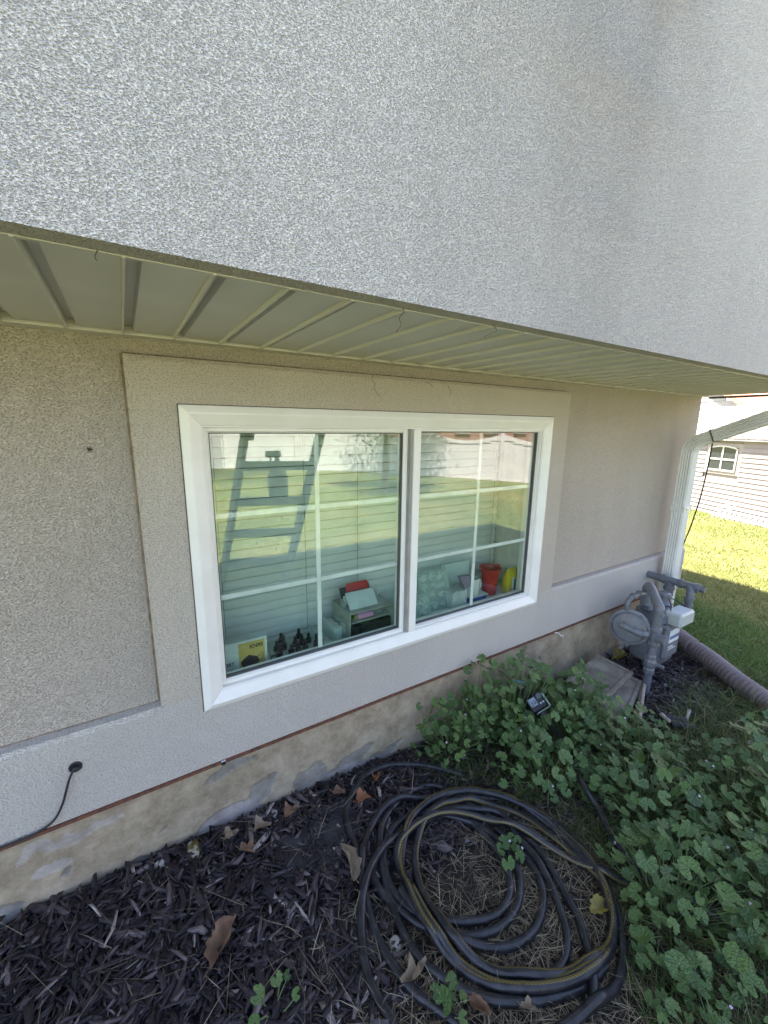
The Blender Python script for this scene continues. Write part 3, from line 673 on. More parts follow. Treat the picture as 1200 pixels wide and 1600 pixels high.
M['alu_w'] = mat('white_gutter_paint', (.70, .70, .66), .38, (.64, .64, .60), 7, .03)
mb = MB(); sweep(mb, [(-.075, .14), (-.075, 1.40)], DP); mb.build('pipe', M['alu_w'], dsp, True)
el = [(-.075, 1.385)]; sc_ = [1.03]
cy_, cz_ = -.175, 1.40
aend = math.radians(66)
for i in range(17):
    a_ = aend * i / 16; el.append((cy_ + .10 * math.cos(a_), cz_ + .10 * math.sin(a_))); sc_.append(1.045 if i % 2 else .985)
dy, dz = -math.sin(aend), math.cos(aend)
e0 = el[-1]; el.append((e0[0] + dy * .07, e0[1] + dz * .07)); sc_.append(1.02)
mb = MB(); sweep(mb, el, DP, sc_); mb.build('elbow', M['alu_w'], dsp, True)
e1 = el[-1]; e2 = (-.80, e1[1] + (e1[0] + .80) * dz / -dy)
mb = MB(); sweep(mb, [(e1[0] - dy * .012, e1[1] - dz * .012), e2], DP); mb.build('offset_pipe', M['alu_w'], dsp, True)
mb = MB(); sweep(mb, [(e1[0], e1[1]), (e1[0] + dy * .008, e1[1] + dz * .008)], rect_prof(.0535, .0435)); mb.build('joint_band', mat('dark_joint', (.12, .10, .08), .6), dsp)
mb = MB(); sweep(mb, [(e2[0] + .03, e2[1] - .01), (-.79, e2[1] + .05), (-.79, 5.0)], DP); mb.build('upper_pipe', M['alu_w'], dsp, True)
mb = MB(); sweep(mb, [(-.075, .985), (-.075, 1.022)], [(-.0535, -.0435), (.0535, -.0435), (.0535, .0436), (-.0535, .0436)]); sp_ = mb.build('strap', M['alu_w'], dsp)
mb = MB(); mb.lathe([(0, .012), (.004, .012), (.0045, .004), (.006, .0035)], (3.36, -.1185, 1.003), (0, -1, 0), 14); mb.build('screw', M['chrome'], sp_)
# thin cable hanging from the elbow
q = MB(); q.tube(smooth_path([at(1114, 688, 1, -.16), at(1108, 720, 1, -.15), at(1095, 775, 1, -.10), at(1080, 820, 1, -.05), (3.76, .02, .66), (3.765, .03, .60)]), .0048, 6)
tag(q.build('cable', M['blackr'], None, True), 'thin black cable hanging from the downspout elbow down to the house corner', 'cable')
# cable leaving the wall at lower left
t = thing('wall_cable', 'black cable coming out of a round hole low in the wall at the left', 'cable', at(118, 1198, 1, 0))
p0 = at(118, 1198, 1, 0)
mb = MB(); mb._lathe([(0, .018), (.003, .0175), (.004, .014), (.001, .010), (.0005, .002)], Vector((p0.x, .0, p0.z)), Vector((0, -1, 0)), 20, 0); mb.build('grommet', M['blackr'], t, True)
P = [(p0.x, .0, p0.z)] + [at(a_, b_, 1, c_) for a_, b_, c_ in ((115, 1202, -.015), (107, 1222, -.015), (98, 1255, -.012), (84, 1282, -.011), (60, 1300, -.011), (30, 1313, -.010), (-20, 1334, -.010), (-200, 1415, -.01))]
mb = MB(); mb.tube(smooth_path(P), .0034, 8); mb.build('cord', M['blackr'], t, True)
pp = at(137, 1184, 1, 0)
q = MB(); q._lathe([(0, .013), (.0015, .012), (.002, .007), (.0022, .001)], Vector((pp.x, 0, pp.z)), Vector((0, -1, 0)), 9, 0)
q = q.build('sealant_blob', M['stucco_sill'], house)
for pts in ([(583, 585), (581, 592), (586, 600), (584, 607), (590, 615), (597, 624)], [(665, 597), (672, 600), (676, 605)], [(700, 603), (705, 612), (702, 620)]):
    q = MB(); q.tube([at(a_, b_, 1, -.0004) for a_, b_ in pts], [.0011, .0010, .0010, .0009, .0008, .0004][:len(pts)], 5); q.build('hairline_crack', mat('crack_dark', (.14, .11, .08), .9), house)
# clips and hooks on the foundation
pp = at(349, 1190, 1, -.006); q = MB(); q.cbox(pp.x - .008, pp.x + .008, -.012, .012, pp.z - .012, pp.z + .006, .002); tag(q.build('metal_clip', M['chrome'], None), 'small metal clip under the rusty flashing left of the hose', 'clip')
pp = at(868, 990, 1, .0); q = MB(); q.tube(smooth_path([(pp.x - .03, .01, pp.z + .012), (pp.x, -.02, pp.z + .012), (pp.x + .01, -.03, pp.z - .004), (pp.x + .035, -.03, pp.z - .01), (pp.x + .05, -.02, pp.z - .03)]), .003, 7); tag(q.build('wire_hook', M['white_pl'], None, True), 'bent white wire hook in the foundation right of the window', 'hook')
pp = at(140, 702, 1, YW - .003); t = thing('insect', 'small dark insect sitting on the wall left of the window', 'insect', pp)
mb = MB(); mb.tube([pp + Vector((-.006, 0, .001)), pp + Vector((-.002, -.002, 0)), pp + Vector((.003, -.002, 0)), pp + Vector((.007, 0, -.001))], [.001, .0035, .003, .001], 8); mb.build('body', mat('insect_brown', (.07, .045, .02), .7), t, True)
for s_ in (-1, 1):
    for k in range(3): mb = MB(); mb.tube([pp + Vector((-.003 + .003 * k, 0, 0)), pp + Vector((-.005 + .005 * k, .0, .008 * s_))], .0006, 4); mb.build('leg', MP['ink'], t)
# dry tendrils hanging at the overhang edge
for (pts, lb) in (([(628, 476), (631, 487), (624, 497), (627, 507), (619, 519)], 'dry dark tendril hanging below the overhang above the window'),
                  ([(770, 505), (776, 517), (768, 520), (756, 527)], 'second dry tendril hanging below the overhang, right of the first'),
                  ([(150, 380), (152, 391), (148, 400), (151, 407)], 'short dry tendril near the left end of the overhang')):
    q = MB(); q.tube(smooth_path([at(a_, b_, 1, YU + .03 + .01 * (i % 2)) for i, (a_, b_) in enumerate(pts)], 4), .0007, 5)
    tag(q.build('dry_tendril', mat('tendril', (.14, .11, .08), .9), None), lb, 'tendril', 'dry tendrils under the overhang')

# ------------------------------------------------------------ gas meter
gm_ = thing('gas_meter', 'grey gas meter with round regulator and pipes beside the downspout', 'gas meter', (2.8, -.3, -.05))
G = M['gaspaint']; RX, RY = 2.58, -.36
mb = MB(); mb.tube([(RX, RY, -.12), (RX, RY, .286)], .0215, 16); mb.build('riser_pipe', G, gm_, True)
mb = MB(); mb.lathe([(0, .024), (.01, .031), (.035, .031), (.045, .026), (.06, .034), (.085, .034), (.10, .027), (.12, .027), (.13, .022)], (RX, RY, .10), (0, 0, 1), 8); v_ = mb.build('shutoff_valve', G, gm_)
mb = MB(); mb.cbox(RX + .0, RX + .014, RY - .075, RY - .03, .165, .185, .003); mb.lathe([(0, .012), (.012, .012)], (RX + .005, RY - .03, .175), (0, -1, 0), 10); mb.build('valve_key', G, v_)
mb = MB(); mb.lathe([(0, .025), (.01, .034), (.022, .034), (.028, .028), (.10, .028), (.106, .035), (.12, .035), (.125, .028)], (RX, RY, .285), (0, 0, 1), 18); mb.lathe([(0, .027), (.035, .027), (.036, .032), (.05, .032)], (RX, RY - .015, .345), (0, -1, 0), 14); mb.build('tee', G, gm_, True)
mb = MB(); mb.tube([(RX, RY, .411), (RX, RY, .50)], .026, 16); mb.build('upper_riser', G, gm_, True)
mb = MB(); P = smooth_path([(RX, RY, .49), (RX, RY, .535), (RX + .02, RY + .035, .575), (RX + .075, RY + .085, .60), (RX + .12, RY + .12, .60), (RX + .15, RY + .14, .575), (RX + .155, RY + .145, .52), (RX + .155, RY + .145, .46)], 6)
rr_ = [.029 if i < 8 or i > 28 else .026 for i in range(len(P))]; mb.tube(P, rr_, 16); mb.lathe([(0, .033), (.018, .033)], (RX, RY, .485), (0, 0, 1), 16); mb.lathe([(0, .034), (.016, .034)], (RX + .155, RY + .145, .50), (0, 0, 1), 16); mb.build('swan_neck_pipe', G, gm_, True)
# regulator disc facing the lawn on the left
rc = Vector((2.515, -.245, .375)); ax = Vector((-.93, -.36, .05)).normalized()
mb = MB(); mb._lathe([(-.05, .035), (-.045, .075), (-.012, .095), (-.009, .110), (.004, .110), (.007, .095), (.022, .086), (.028, .055), (.03, .02)], rc, ax, 32, 0); rg = mb.build('regulator', G, gm_, True)
for k in range(8):
    w = 2 * math.pi * k / 8 + .2; a1 = ax.cross(Vector((0, 0, 1))).normalized(); a2 = ax.cross(a1)
    mb = MB(); mb.lathe([(0, .007), (.012, .007), (.014, .004)], rc + (a1 * math.cos(w) + a2 * math.sin(w)) * .103 + ax * .002, ax, 6); mb.build('bolt', G, rg)
a1 = ax.cross(Vector((0, 0, 1))).normalized()
if a1.y > 0: a1 = -a1
mb = MB(); P0 = rc + ax * .030; mb.tube([P0 - a1 * .045 + Vector((0, 0, .01)), P0 + Vector((0, 0, -.005)) + a1 * .02, P0 + a1 * .075 + Vector((0, 0, -.015))], [.017, .021, .024], 10); mb.lathe([(0, .026), (.03, .026)], P0 + a1 * .07 + Vector((0, 0, -.015)) - ax * .01, (a1 - ax * .3), 6); mb.build('spring_housing', G, rg, True)
mb = MB(); mb.tube(smooth_path([rc + Vector((-.0, .03, .10)), rc + Vector((.0, .03, .145)), rc + Vector((.03, .032, .165)), rc + Vector((.10, .03, .175)), rc + Vector((.20, .03, .165))], 6), .015, 12); mb.lathe([(0, .021), (.014, .021)], rc + Vector((.055, .032, .170)), (1, .15, .25), 8); mb.lathe([(0, .021), (.014, .021)], rc + Vector((.12, .03, .175)), (1, .15, .1), 8); mb.build('vent_pipe', G, gm_, True)
# meter body: rounded cast case
def rbody(mb, cx, cy, z0, z1, hx, hy, n_=28, mi=0, steps=((0, .75), (.02, .93), (.05, 1), (.5, 1), (.93, .97), (.97, .8), (1, .55))):
    vs = []
    for t_, s_ in steps:
        for k in range(n_):
            w = 2 * math.pi * k / n_; c_, q_ = math.cos(w), math.sin(w); c_ = math.copysign(abs(c_) ** .65, c_); q_ = math.copysign(abs(q_) ** .65, q_)
            vs.append((cx + hx * s_ * c_, cy + hy * s_ * q_, z0 + (z1 - z0) * t_))
    L = len(steps)
    mb.add(vs, [(i * n_ + k, i * n_ + (k + 1) % n_, (i + 1) * n_ + (k + 1) % n_, (i + 1) * n_ + k) for i in range(L - 1) for k in range(n_)] + [tuple(range(n_ - 1, -1, -1)), tuple((L - 1) * n_ + k for k in range(n_))])
mb = MB(); rbody(mb, 2.86, -.235, .07, .43, .125, .105); mb.build('meter_body', G, gm_, True)
mb = MB(); mb.lathe([(0, .05), (.012, .058), (.02, .045), (.03, .038), (.055, .038), (.056, .044), (.075, .044), (.08, .03)], (2.775, -.225, .425), (0, 0, 1), 20); mb.lathe([(0, .05), (.012, .058), (.02, .045), (.03, .036), (.055, .036), (.056, .042), (.075, .042), (.08, .03)], (2.93, -.235, .425), (0, 0, 1), 20); mb.build('meter_neck', G, gm_, True)
# face plate with frame and counter window, on the front (-y) side
mb = MB(); mb.cbox(2.77, 2.945, -.355, -.305, .12, .348, .014); fp = mb.build('face_plate', M['gaspaint'], gm_)
mb = MB(); mb.cbox(2.795, 2.92, -.359, -.3555, .235, .32, .001); mb.build('counter_window', MP['card_white'], fp)
mb = MB(); mb.cbox(2.80, 2.915, -.3615, -.3595, .26, .282, .0005); mb.build('counter_dial', mat('dial_blue', (.12, .16, .3), .4), fp)
mb = MB(); mb.box(2.80, 2.86, -.3568, -.3555, .20, .208); mb.box(2.80, 2.90, -.3568, -.3555, .185, .191); mb.build('plate_marks', MP['card_white'], fp)
mb = MB(); mb.cbox(2.80, 2.98, -.405, -.30, .35, .44, .012); mb.build('radio_module', M['gaslight'], gm_)
for k in range(12):
    w = 2 * math.pi * k / 12; c_, q_ = math.cos(w), math.sin(w); c_ = math.copysign(abs(c_) ** .65, c_); q_ = math.copysign(abs(q_) ** .65, q_)
    mb = MB(); mb.lathe([(0, .007), (.012, .007), (.013, .004)], (2.86 + .129 * c_, -.235 + .109 * q_, .352), (0, 0, 1), 6); mb.build('bolt', G, gm_)
mb = MB(); rbody(mb, 2.86, -.235, .335, .352, .137, .117, steps=((0, .97), (.2, 1), (.8, 1), (1, .97))); mb.build('flange', G, gm_, True)
mb = MB(); mb.tube(smooth_path([(2.82, -.33, .43), (2.84, -.32, .47), (2.93, -.27, .48), (2.99, -.31, .45), (2.98, -.36, .43)], 5), .0035, 6); mb.build('module_wire', M['blackr'], gm_)
# house pipe out of the wall
mb = MB(); mb.tube([(3.2, .0, .509), (3.2, -.30, .509)], .026, 16)
for y_, l_ in ((-.095, .02), (-.21, .02), (-.30, .03)): mb.lathe([(0, .033), (l_, .033)], (3.2, y_, .509), (0, -1, 0), 16)
mb.lathe([(0, .021), (.03, .021)], (3.2, -.33, .509), (0, -1, 0), 4); mb.build('house_pipe', G, gm_, True)
mb = MB(); mb.tube([(3.2, -.15, .50), (3.2, -.15, .40)], .030, 14); mb.lathe([(0, .036), (.02, .036)], (3.2, -.15, .445), (0, 0, 1), 14); mb.tube(smooth_path([(3.2, -.15, .42), (3.19, -.16, .385), (3.12, -.19, .37), (2.93, -.235, .50)], 4), .022, 10); mb.build('drop_pipe', G, gm_, True)
mb = MB(); P = smooth_path([(3.2, -.255, .505), (3.18, -.28, .50), (3.15, -.30, .475), (3.145, -.30, .43), (3.145, -.30, .36)], 5); mb.tube(P, .023, 12); mb.lathe([(0, .03), (.02, .03)], (3.145, -.30, .435), (0, 0, 1), 12); mb.lathe([(0, .031), (.03, .031)], (3.145, -.30, .37), (0, 0, 1), 6); mb.build('side_pipe', G, gm_, True)

# ------------------------------------------------------------ corrugated drain pipe
P = [(3.38, -.08, .17), (3.36, -.13, .10), (3.33, -.25, .055)] + [at(1110, 1030, 2, .05), at(1150, 1062, 2, .045), at(1200, 1098, 2, .03), at(1260, 1145, 2, .03)]
P += [Vector((2.70, -1.5, .02))]
P = smooth_path([Vector(p) for p in P], 22); L = [0]
for i in range(1, len(P)): L.append(L[-1] + (P[i] - P[i - 1]).length)
PP = []; s_ = 0
Ls = np.array(L); PX = np.array([tuple(p) for p in P])
ss = np.arange(0, L[-1], .0055); PP = [Vector([np.interp(q, Ls, PX[:, i]) for i in range(3)]) for q in ss]
rad = [.056 + .0024 * math.cos(2 * math.pi * q / .029) - (.012 if .30 < q < .345 else 0) for q in ss]
q = MB(); q.tube(PP, rad, 24); tag(q.build('drain_pipe', M['pipe'], None, True), 'brown corrugated drain pipe running from the downspout into the grass', 'drain pipe')

# ------------------------------------------------------------ beige panels against the foundation
def panel(name, label, c, w, d, Rm, rim=.025, th=.012):
    t = thing(name, label, 'panel', c)
    T = Matrix.Translation(c) @ Rm
    mb = MB(); mb.box(-w / 2 + rim, w / 2 - rim, -d / 2 + rim, d / 2 - rim, -th / 2, th / 2 - .004, T); mb.build('board', M['beige'], t)
    for (a_, b_, e_, f_) in ((-w / 2, w / 2, -d / 2, -d / 2 + rim - .0004), (-w / 2, w / 2, d / 2 - rim + .0004, d / 2), (-w / 2, -w / 2 + rim - .0004, -d / 2 + rim, d / 2 - rim), (w / 2 - rim + .0004, w / 2, -d / 2 + rim, d / 2 - rim)):
        mb = MB(); mb.cbox(a_, b_, e_, f_, -th, th, .003, T); mb.build('rim', M['beige'], t)
    for k in (-1, 0, 1):
        mb = MB(); mb.cbox(-w / 2 + rim + .01, w / 2 - rim - .01, k * d * .22 - .004, k * d * .22 + .004, th / 2 - .0035, th / 2 + .003, .001, T)
    return t
def frame_from(A, B, C):
    """A corner, B along width, C along depth -> matrix, size, centre"""
    A, B, C = Vector(A), Vector(B), Vector(C); u = (B - A); v = (C - A); w = u.length; d = v.length
    ux = u.normalized(); vz = ux.cross(v).normalized(); vy = vz.cross(ux)
    R_ = Matrix((ux, vy, vz)).transposed().to_4x4(); c = A + ux * w / 2 + vy * d / 2
    return c, w, d, R_
A_ = at(872, 1050, 2, .14); B_ = at(948, 1028, 2, .075); C_ = at(868, 1082, 2, .08)
c, w, d, R_ = frame_from((2.12, -.35, .050), (2.60, -.27, .040), (2.14, -.13, .075)); panel('plastic_cover', 'upper beige plastic panel lying tilted against the foundation', c, w, d, R_)
c, w, d, R_ = frame_from((2.14, -.47, -.015), (2.60, -.33, .012), (2.13, -.25, .015)); panel('plastic_cover', 'lower beige plastic panel on the mulch, half under the upper one', c, w, d, R_)
q = MB(); q.cbox(-.22, .22, -.010, .010, -.018, .018, .004, Matrix.Translation((2.41, -.415, .02)) @ Matrix.Rotation(.40, 4, 'Z') @ Matrix.Rotation(.5, 4, 'X')); tag(q.build('plastic_strip', M['beige'], None), 'narrow beige plastic strip leaning at the front edge of the panels', 'strip')

# ------------------------------------------------------------ hose timer on the hidden tap
tc0 = at(838, 1098, 1, -.20); T = Matrix.Translation(tc0) @ Matrix((Vector((.78, -.25, -.05)).normalized(), Vector((.45, .62, -.64)).normalized(), Vector((0, 0, 0)))).to_4x4() if False else None
fz = (Vector(CAM) - tc0).normalized()                       # the dial side looks up and outwards
fz = (fz + Vector((.0, -.1, .15))).normalized()
dwn = (at(858, 1135, 1, -.24) - at(822, 1070, 1, -.17)).normalized(); dwn = (dwn - fz * dwn.dot(fz)).normalized(); sx = dwn.cross(fz).normalized()
if sx.x < 0: sx = -sx
Rm = Matrix((sx, -dwn, sx.cross(-dwn))).transposed().to_4x4(); T = Matrix.Translation(tc0) @ Rm
ht = thing('hose_timer', 'black and mint hose timer with a small screen among the mallow leaves', 'hose timer', tc0)
mb = MB(); mb.cbox(-.050, .048, -.042, .042, -.03, .012, .009, T); mb.build('body', M['black'], ht)
MINT = mat('mint_plastic', (.45, .62, .52), .4)
mb = MB(); mb.cbox(-.030, .050, -.050, -.0425, -.026, .010, .003, T); mb.cbox(.0485, .058, -.046, .026, -.026, .010, .003, T); mb.build('mint_trim', MINT, ht)
mb = MB(); mb.cbox(-.036, .004, -.012, .030, .0122, .0145, .001, T); sc2 = mb.build('screen', mat('lcd_grey', (.33, .38, .44), .25), ht)
mb = MB()
for (x_, y_, w_, h_) in ((-.028, .012, .012, .002), (-.028, .004, .012, .002), (-.010, .012, .008, .002), (-.010, -.002, .008, .002), (-.010, .005, .002, .012), (-.024, .006, .002, .008)): mb.box(x_, x_ + w_, y_, y_ + h_, .0146, .0149, T)
mb.build('segment', M['black'], sc2)
mb = MB(); mb.lathe([(0, .017), (.004, .018), (.016, .016), (.018, .012)], T @ Vector((.028, .022, .012)), Rm @ Vector((0, 0, 1)), 20); mb.build('dial', mat('grey_dial', (.10, .11, .14), .4), ht, True)
for x_ in (.018, .034): mb = MB(); mb.cbox(x_ - .005, x_ + .005, -.016, -.008, .0122, .0145, .001, T); mb.build('button', M['white_pl'], ht)
mb = MB(); mb.lathe([(0, .022), (.004, .026), (.012, .022), (.016, .026), (.024, .022), (.028, .026), (.04, .024), (.05, .016)], T @ Vector((-.02, .042, -.01)), Rm @ Vector((-.05, 1, 0)), 16); mb.build('inlet_coupling', M['black'], ht, True)
mb = MB(); mb.tube([T @ Vector((-.022, .085, -.01)), T @ Vector((-.024, .115, -.01)), T @ Vector((-.026, .135, -.015))], [.014, .014, .012], 14); tb = mb.build('brass_tap', mat('dull_brass', (.30, .26, .20), .4, metal=.7), ht, True)
mb = MB(); mb.tube([T @ Vector((-.045, .150, .012)), T @ Vector((-.022, .135, .016)), T @ Vector((.004, .108, .016))], [.006, .0065, .006], 10); mb.lathe([(0, .005), (.022, .005)], T @ Vector((-.022, .13, -.004)), Rm @ Vector((0, 0, 1)), 8); mb.build('lever', mat('teal_lever', (.10, .30, .36), .4), tb, True)
mb = MB(); mb.tube([tc0 + Vector((0, 0, 0)) + (Rm @ Vector((-.026, .135, -.015))), Vector((tc0.x - .05, .02, tc0.z + .10))], .013, 12); mb.build('tap_stem', mat('dull_brass', (.30, .26, .20), .4, metal=.7), ht, True)
CP = mat('brown_coupling', (.10, .075, .07), .5)
mb = MB(); mb.lathe([(0, .018), (.004, .021), (.03, .020), (.034, .017), (.06, .017)], T @ Vector((.0, -.045, -.01)), Rm @ Vector((0, -1, 0)), 14); mb.build('outlet_coupling', CP, ht, True)
mb = MB(); prf = []
for k in range(14): prf += [(k * .0085, .0115), (k * .0085 + .004, .0165)]
mb.lathe(prf, T @ Vector((.0, -.104, -.01)), Rm @ Vector((.06, -1, -.15)), 14); mb.build('spring_guard', mat('guard_violet', (.075, .07, .10), .4), ht)

# ------------------------------------------------------------ hoses
def crop(x, y): return (530 + x * .38333, 1160 + y * .38333)
HR = .0133
def hose_points(pts, n=10):
    W_ = [at(*crop(*p), 2, .028) for p in pts]
    out = smooth_path(W_, n); return out
S1 = [(1500, 740), (1330, 625), (1200, 560), (1100, 528), (990, 475), (850, 400), (700, 340), (560, 303), (430, 310), (330, 348), (262, 410), (236, 460), (240, 520), (290, 640), (370, 790), (470, 905), (600, 990), (740, 1032), (880, 1015), (1010, 962), (1088, 870), (1114, 750), (1098, 640), (1055, 520), (970, 405), (850, 300), (720, 235), (600, 206), (480, 212), (380, 255), (300, 325), (262, 430), (255, 540), (290, 660), (350, 790), (450, 905), (560, 985), (680, 1022), (800, 1030), (930, 985), (1040, 925), (1110, 820), (1118, 700), (1080, 570), (990, 462), (870, 360), (760, 282), (640, 240), (520, 236), (420, 272), (350, 335), (316, 420), (310, 520), (340, 640), (400, 760), (480, 862), (600, 940), (720, 972), (850, 977), (960, 940), (1055, 880), (1108, 790), (1118, 690), (1078, 560), (1000, 450), (900, 348), (800, 275), (700, 225), (600, 200)]
S2 = [(1060, 600), (1010, 640), (500, 112), (440, 95), (380, 83), (300, 80), (200, 92), (115, 140), (62, 210), (32, 290), (40, 370), (80, 470), (110, 540), (180, 640), (260, 715), (340, 770), (450, 797), (560, 800), (660, 752), (725, 660), (738, 560), (720, 480), (660, 390), (560, 320), (440, 290), (320, 295), (235, 345), (185, 440), (190, 560), (240, 655), (320, 722), (400, 742), (480, 746), (580, 732), (655, 688), (695, 610), (690, 520), (640, 420), (560, 330), (470, 240), (470, 190), (380, 165), (300, 195), (225, 265), (175, 350), (168, 450), (182, 560), (220, 700), (285, 842), (380, 950), (500, 1030), (620, 1068), (720, 1074), (850, 1050), (1000, 985), (1095, 880)][2:]
S3 = [(520, 1330), (300, 1290), (205, 1150), (130, 1020), (97, 880), (90, 750), (102, 640), (140, 525), (200, 440), (270, 372), (350, 330), (430, 290), (560, 270), (660, 290), (730, 380), (795, 450), (855, 545), (902, 660), (932, 780), (915, 885), (850, 960), (730, 1010)]
S4 = [(700, 1300), (520, 1200), (370, 1092), (310, 1050), (225, 945), (160, 830), (118, 700), (92, 560), (98, 470), (118, 390), (165, 308), (245, 250), (345, 225), (460, 214), (560, 250), (700, 320), (800, 400), (865, 490), (925, 595), (980, 700), (1012, 820), (1028, 900), (1036, 1030), (1030, 1100)]
S5 = [(250, 640), (330, 745), (420, 815), (530, 842), (610, 850), (680, 842), (745, 810), (805, 742), (832, 650), (828, 570), (790, 480), (720, 400), (640, 330)]
S6 = [(380, 270), (450, 222), (560, 206), (700, 215), (820, 262), (930, 335), (1010, 420), (1075, 520), (1120, 620), (1152, 720), (1162, 850), (1132, 970), (1065, 1062), (970, 1132), (880, 1190), (700, 1290)]
placed = []
def settle(path, base=0.0):
    """lay a strand on the ground and over the strands already there"""
    P_ = path; N = len(P_); z = []
    for i, p in enumerate(P_):
        g = gh(p.x, p.y) + HR + .014
        z.append(g)
    if placed:
        A = np.array(placed)
        for i, p in enumerate(P_):
            d2 = (A[:, 0] - p.x) ** 2 + (A[:, 1] - p.y) ** 2; k = d2 < (2 * HR) ** 2
            if k.any():
                dd = np.sqrt(np.maximum((2 * HR) ** 2 - d2[k], 0)); z[i] = max(z[i], min(float((A[k, 2] + dd).max()), gh(p.x, p.y) + .066))
    z = np.array(z)
    zz_ = z.copy()
    for _ in range(10):
        sm_ = np.convolve(np.pad(zz_, 2, 'edge'), [.15, .2, .3, .2, .15], 'valid'); zz_ = np.maximum(sm_, z * .55 + sm_ * .45)
    for i, p in enumerate(P_): p.z = float(zz_[i])
    placed.extend([(p.x, p.y, p.z) for p in P_]); return P_
def resample(P_, step=.011):
    A = np.array([tuple(p) for p in P_]); L = np.concatenate([[0], np.cumsum(np.linalg.norm(np.diff(A, axis=0), axis=1))]); s_ = np.arange(0, L[-1], step)
    return [Vector([np.interp(q, L, A[:, i]) for i in range(3)]) for q in s_]
def hose_mesh(name, segs, mats, par=None, stripe=None, label=None):
    vs = []; fs = []; mi = []; hv = []; hu = []; n_ = 20
    for P_ in segs:
        N = len(P_); o_ = len(vs); Ls = 0
        for i in range(N):
            t_ = (P_[min(i + 1, N - 1)] - P_[max(i - 1, 0)]).normalized(); side_ = t_.cross(Vector((0, 0, 1))).normalized(); up_ = side_.cross(t_)
            if i: Ls += (P_[i] - P_[i - 1]).length
            tw = .95 + .55 * math.sin(Ls * 1.7 + 1) if stripe else 0
            if stripe: tw = stripe(Ls)
            for k in range(n_):
                w = 2 * math.pi * k / n_ + tw; vs.append(P_[i] + (side_ * math.cos(w) + up_ * math.sin(w)) * HR); hv.append(Ls); hu.append(k)
        for i in range(N - 1):
            for k in range(n_):
                fs.append((o_ + i * n_ + k, o_ + i * n_ + (k + 1) % n_, o_ + (i + 1) * n_ + (k + 1) % n_, o_ + (i + 1) * n_ + k)); mi.append(1 if stripe and k in (0, 19) else 0)
    me = bpy.data.meshes.new(name); me.from_pydata([tuple(v) for v in vs], [], fs)
    for q_ in mats: me.materials.append(q_)
    me.polygons.foreach_set('material_index', mi); me.polygons.foreach_set('use_smooth', [True] * len(fs))
    a_ = me.attributes.new('hv', 'FLOAT', 'POINT'); a_.data.foreach_set('value', hv)
    a_ = me.attributes.new('hu', 'FLOAT', 'POINT'); a_.data.foreach_set('value', [h if h < 10 else h - 20 for h in hu])
    o_ = bpy.data.objects.new(name, me); COL.objects.link(o_)
    if par: o_.parent = par
    return o_
m = bpy.data.materials.new('hose_rubber'); m.use_nodes = True; n = m.node_tree.nodes; l = m.node_tree.links; b = n['Principled BSDF']
b.inputs['Roughness'].default_value = .36; tc = n.new('ShaderNodeTexCoord'); t1 = n.new('ShaderNodeTexNoise'); t1.inputs['Scale'].default_value = 30; t1.inputs['Detail'].default_value = 6; l.new(tc.outputs['Object'], t1.inputs[0])
r1 = n.new('ShaderNodeValToRGB'); r1.color_ramp.elements[0].color = (.011, .0112, .0135, 1); r1.color_ramp.elements[0].position = .4; r1.color_ramp.elements[1].color = (.034, .034, .040, 1); r1.color_ramp.elements[1].position = .72
l.new(t1.outputs['Fac'], r1.inputs[0]); l.new(r1.outputs[0], b.inputs['Base Color']); M['hose'] = m
m2 = m.copy(); m2.name = 'hose_stripe'; n = m2.node_tree.nodes; l = m2.node_tree.links; b = n['Principled BSDF']
av = n.new('ShaderNodeAttribute'); av.attribute_name = 'hv'; au = n.new('ShaderNodeAttribute'); au.attribute_name = 'hu'
k1 = n.new('ShaderNodeMath'); k1.operation = 'MULTIPLY'; k1.inputs[1].default_value = 2 * math.pi / .0105; l.new(av.outputs['Fac'], k1.inputs[0])
k2 = n.new('ShaderNodeMath'); k2.operation = 'MULTIPLY_ADD'; k2.inputs[1].default_value = 2.4; l.new(au.outputs['Fac'], k2.inputs[0]); l.new(k1.outputs[0], k2.inputs[2])
k3 = n.new('ShaderNodeMath'); k3.operation = 'SINE'; l.new(k2.outputs[0], k3.inputs[0])
r3 = n.new('ShaderNodeValToRGB'); r3.color_ramp.elements[0].position = .0; r3.color_ramp.elements[0].color = (.05, .045, .02, 1); r3.color_ramp.elements[1].position = .35; r3.color_ramp.elements[1].color = (.15, .11, .028, 1)
k4 = n.new('ShaderNodeMath'); k4.operation = 'MULTIPLY_ADD'; k4.inputs[1].default_value = .5; k4.inputs[2].default_value = .35; l.new(k3.outputs[0], k4.inputs[0]); l.new(k4.outputs[0], r3.inputs[0]); l.new(r3.outputs[0], b.inputs['Base Color'])
M['hose2'] = m2
seg2 = [settle(resample(hose_points(S2)))]
seg5 = settle(resample(hose_points(S5))); seg4 = settle(resample(hose_points(S4))); seg3 = settle(resample(hose_points(S3)))
seg6 = settle(resample(hose_points(S6)))
hp = hose_mesh('garden_hose', [seg2[0], seg5, seg4, seg3, seg6], [M['hose'], M['hose2']])
tag(hp, 'plain dark grey garden hose, the lower loops of the coil by the foundation', 'garden hose')
seg1 = settle(resample(hose_points(S1))[::-1])
hs = hose_mesh('garden_hose', [seg1], [M['hose'], M['hose2']], stripe=lambda s_: 1.25 + .75 * math.sin(s_ * 1.35 + 2.2))
tag(hs, 'dark garden hose with a yellow rope-pattern stripe, the upper loops of the coil', 'garden hose')
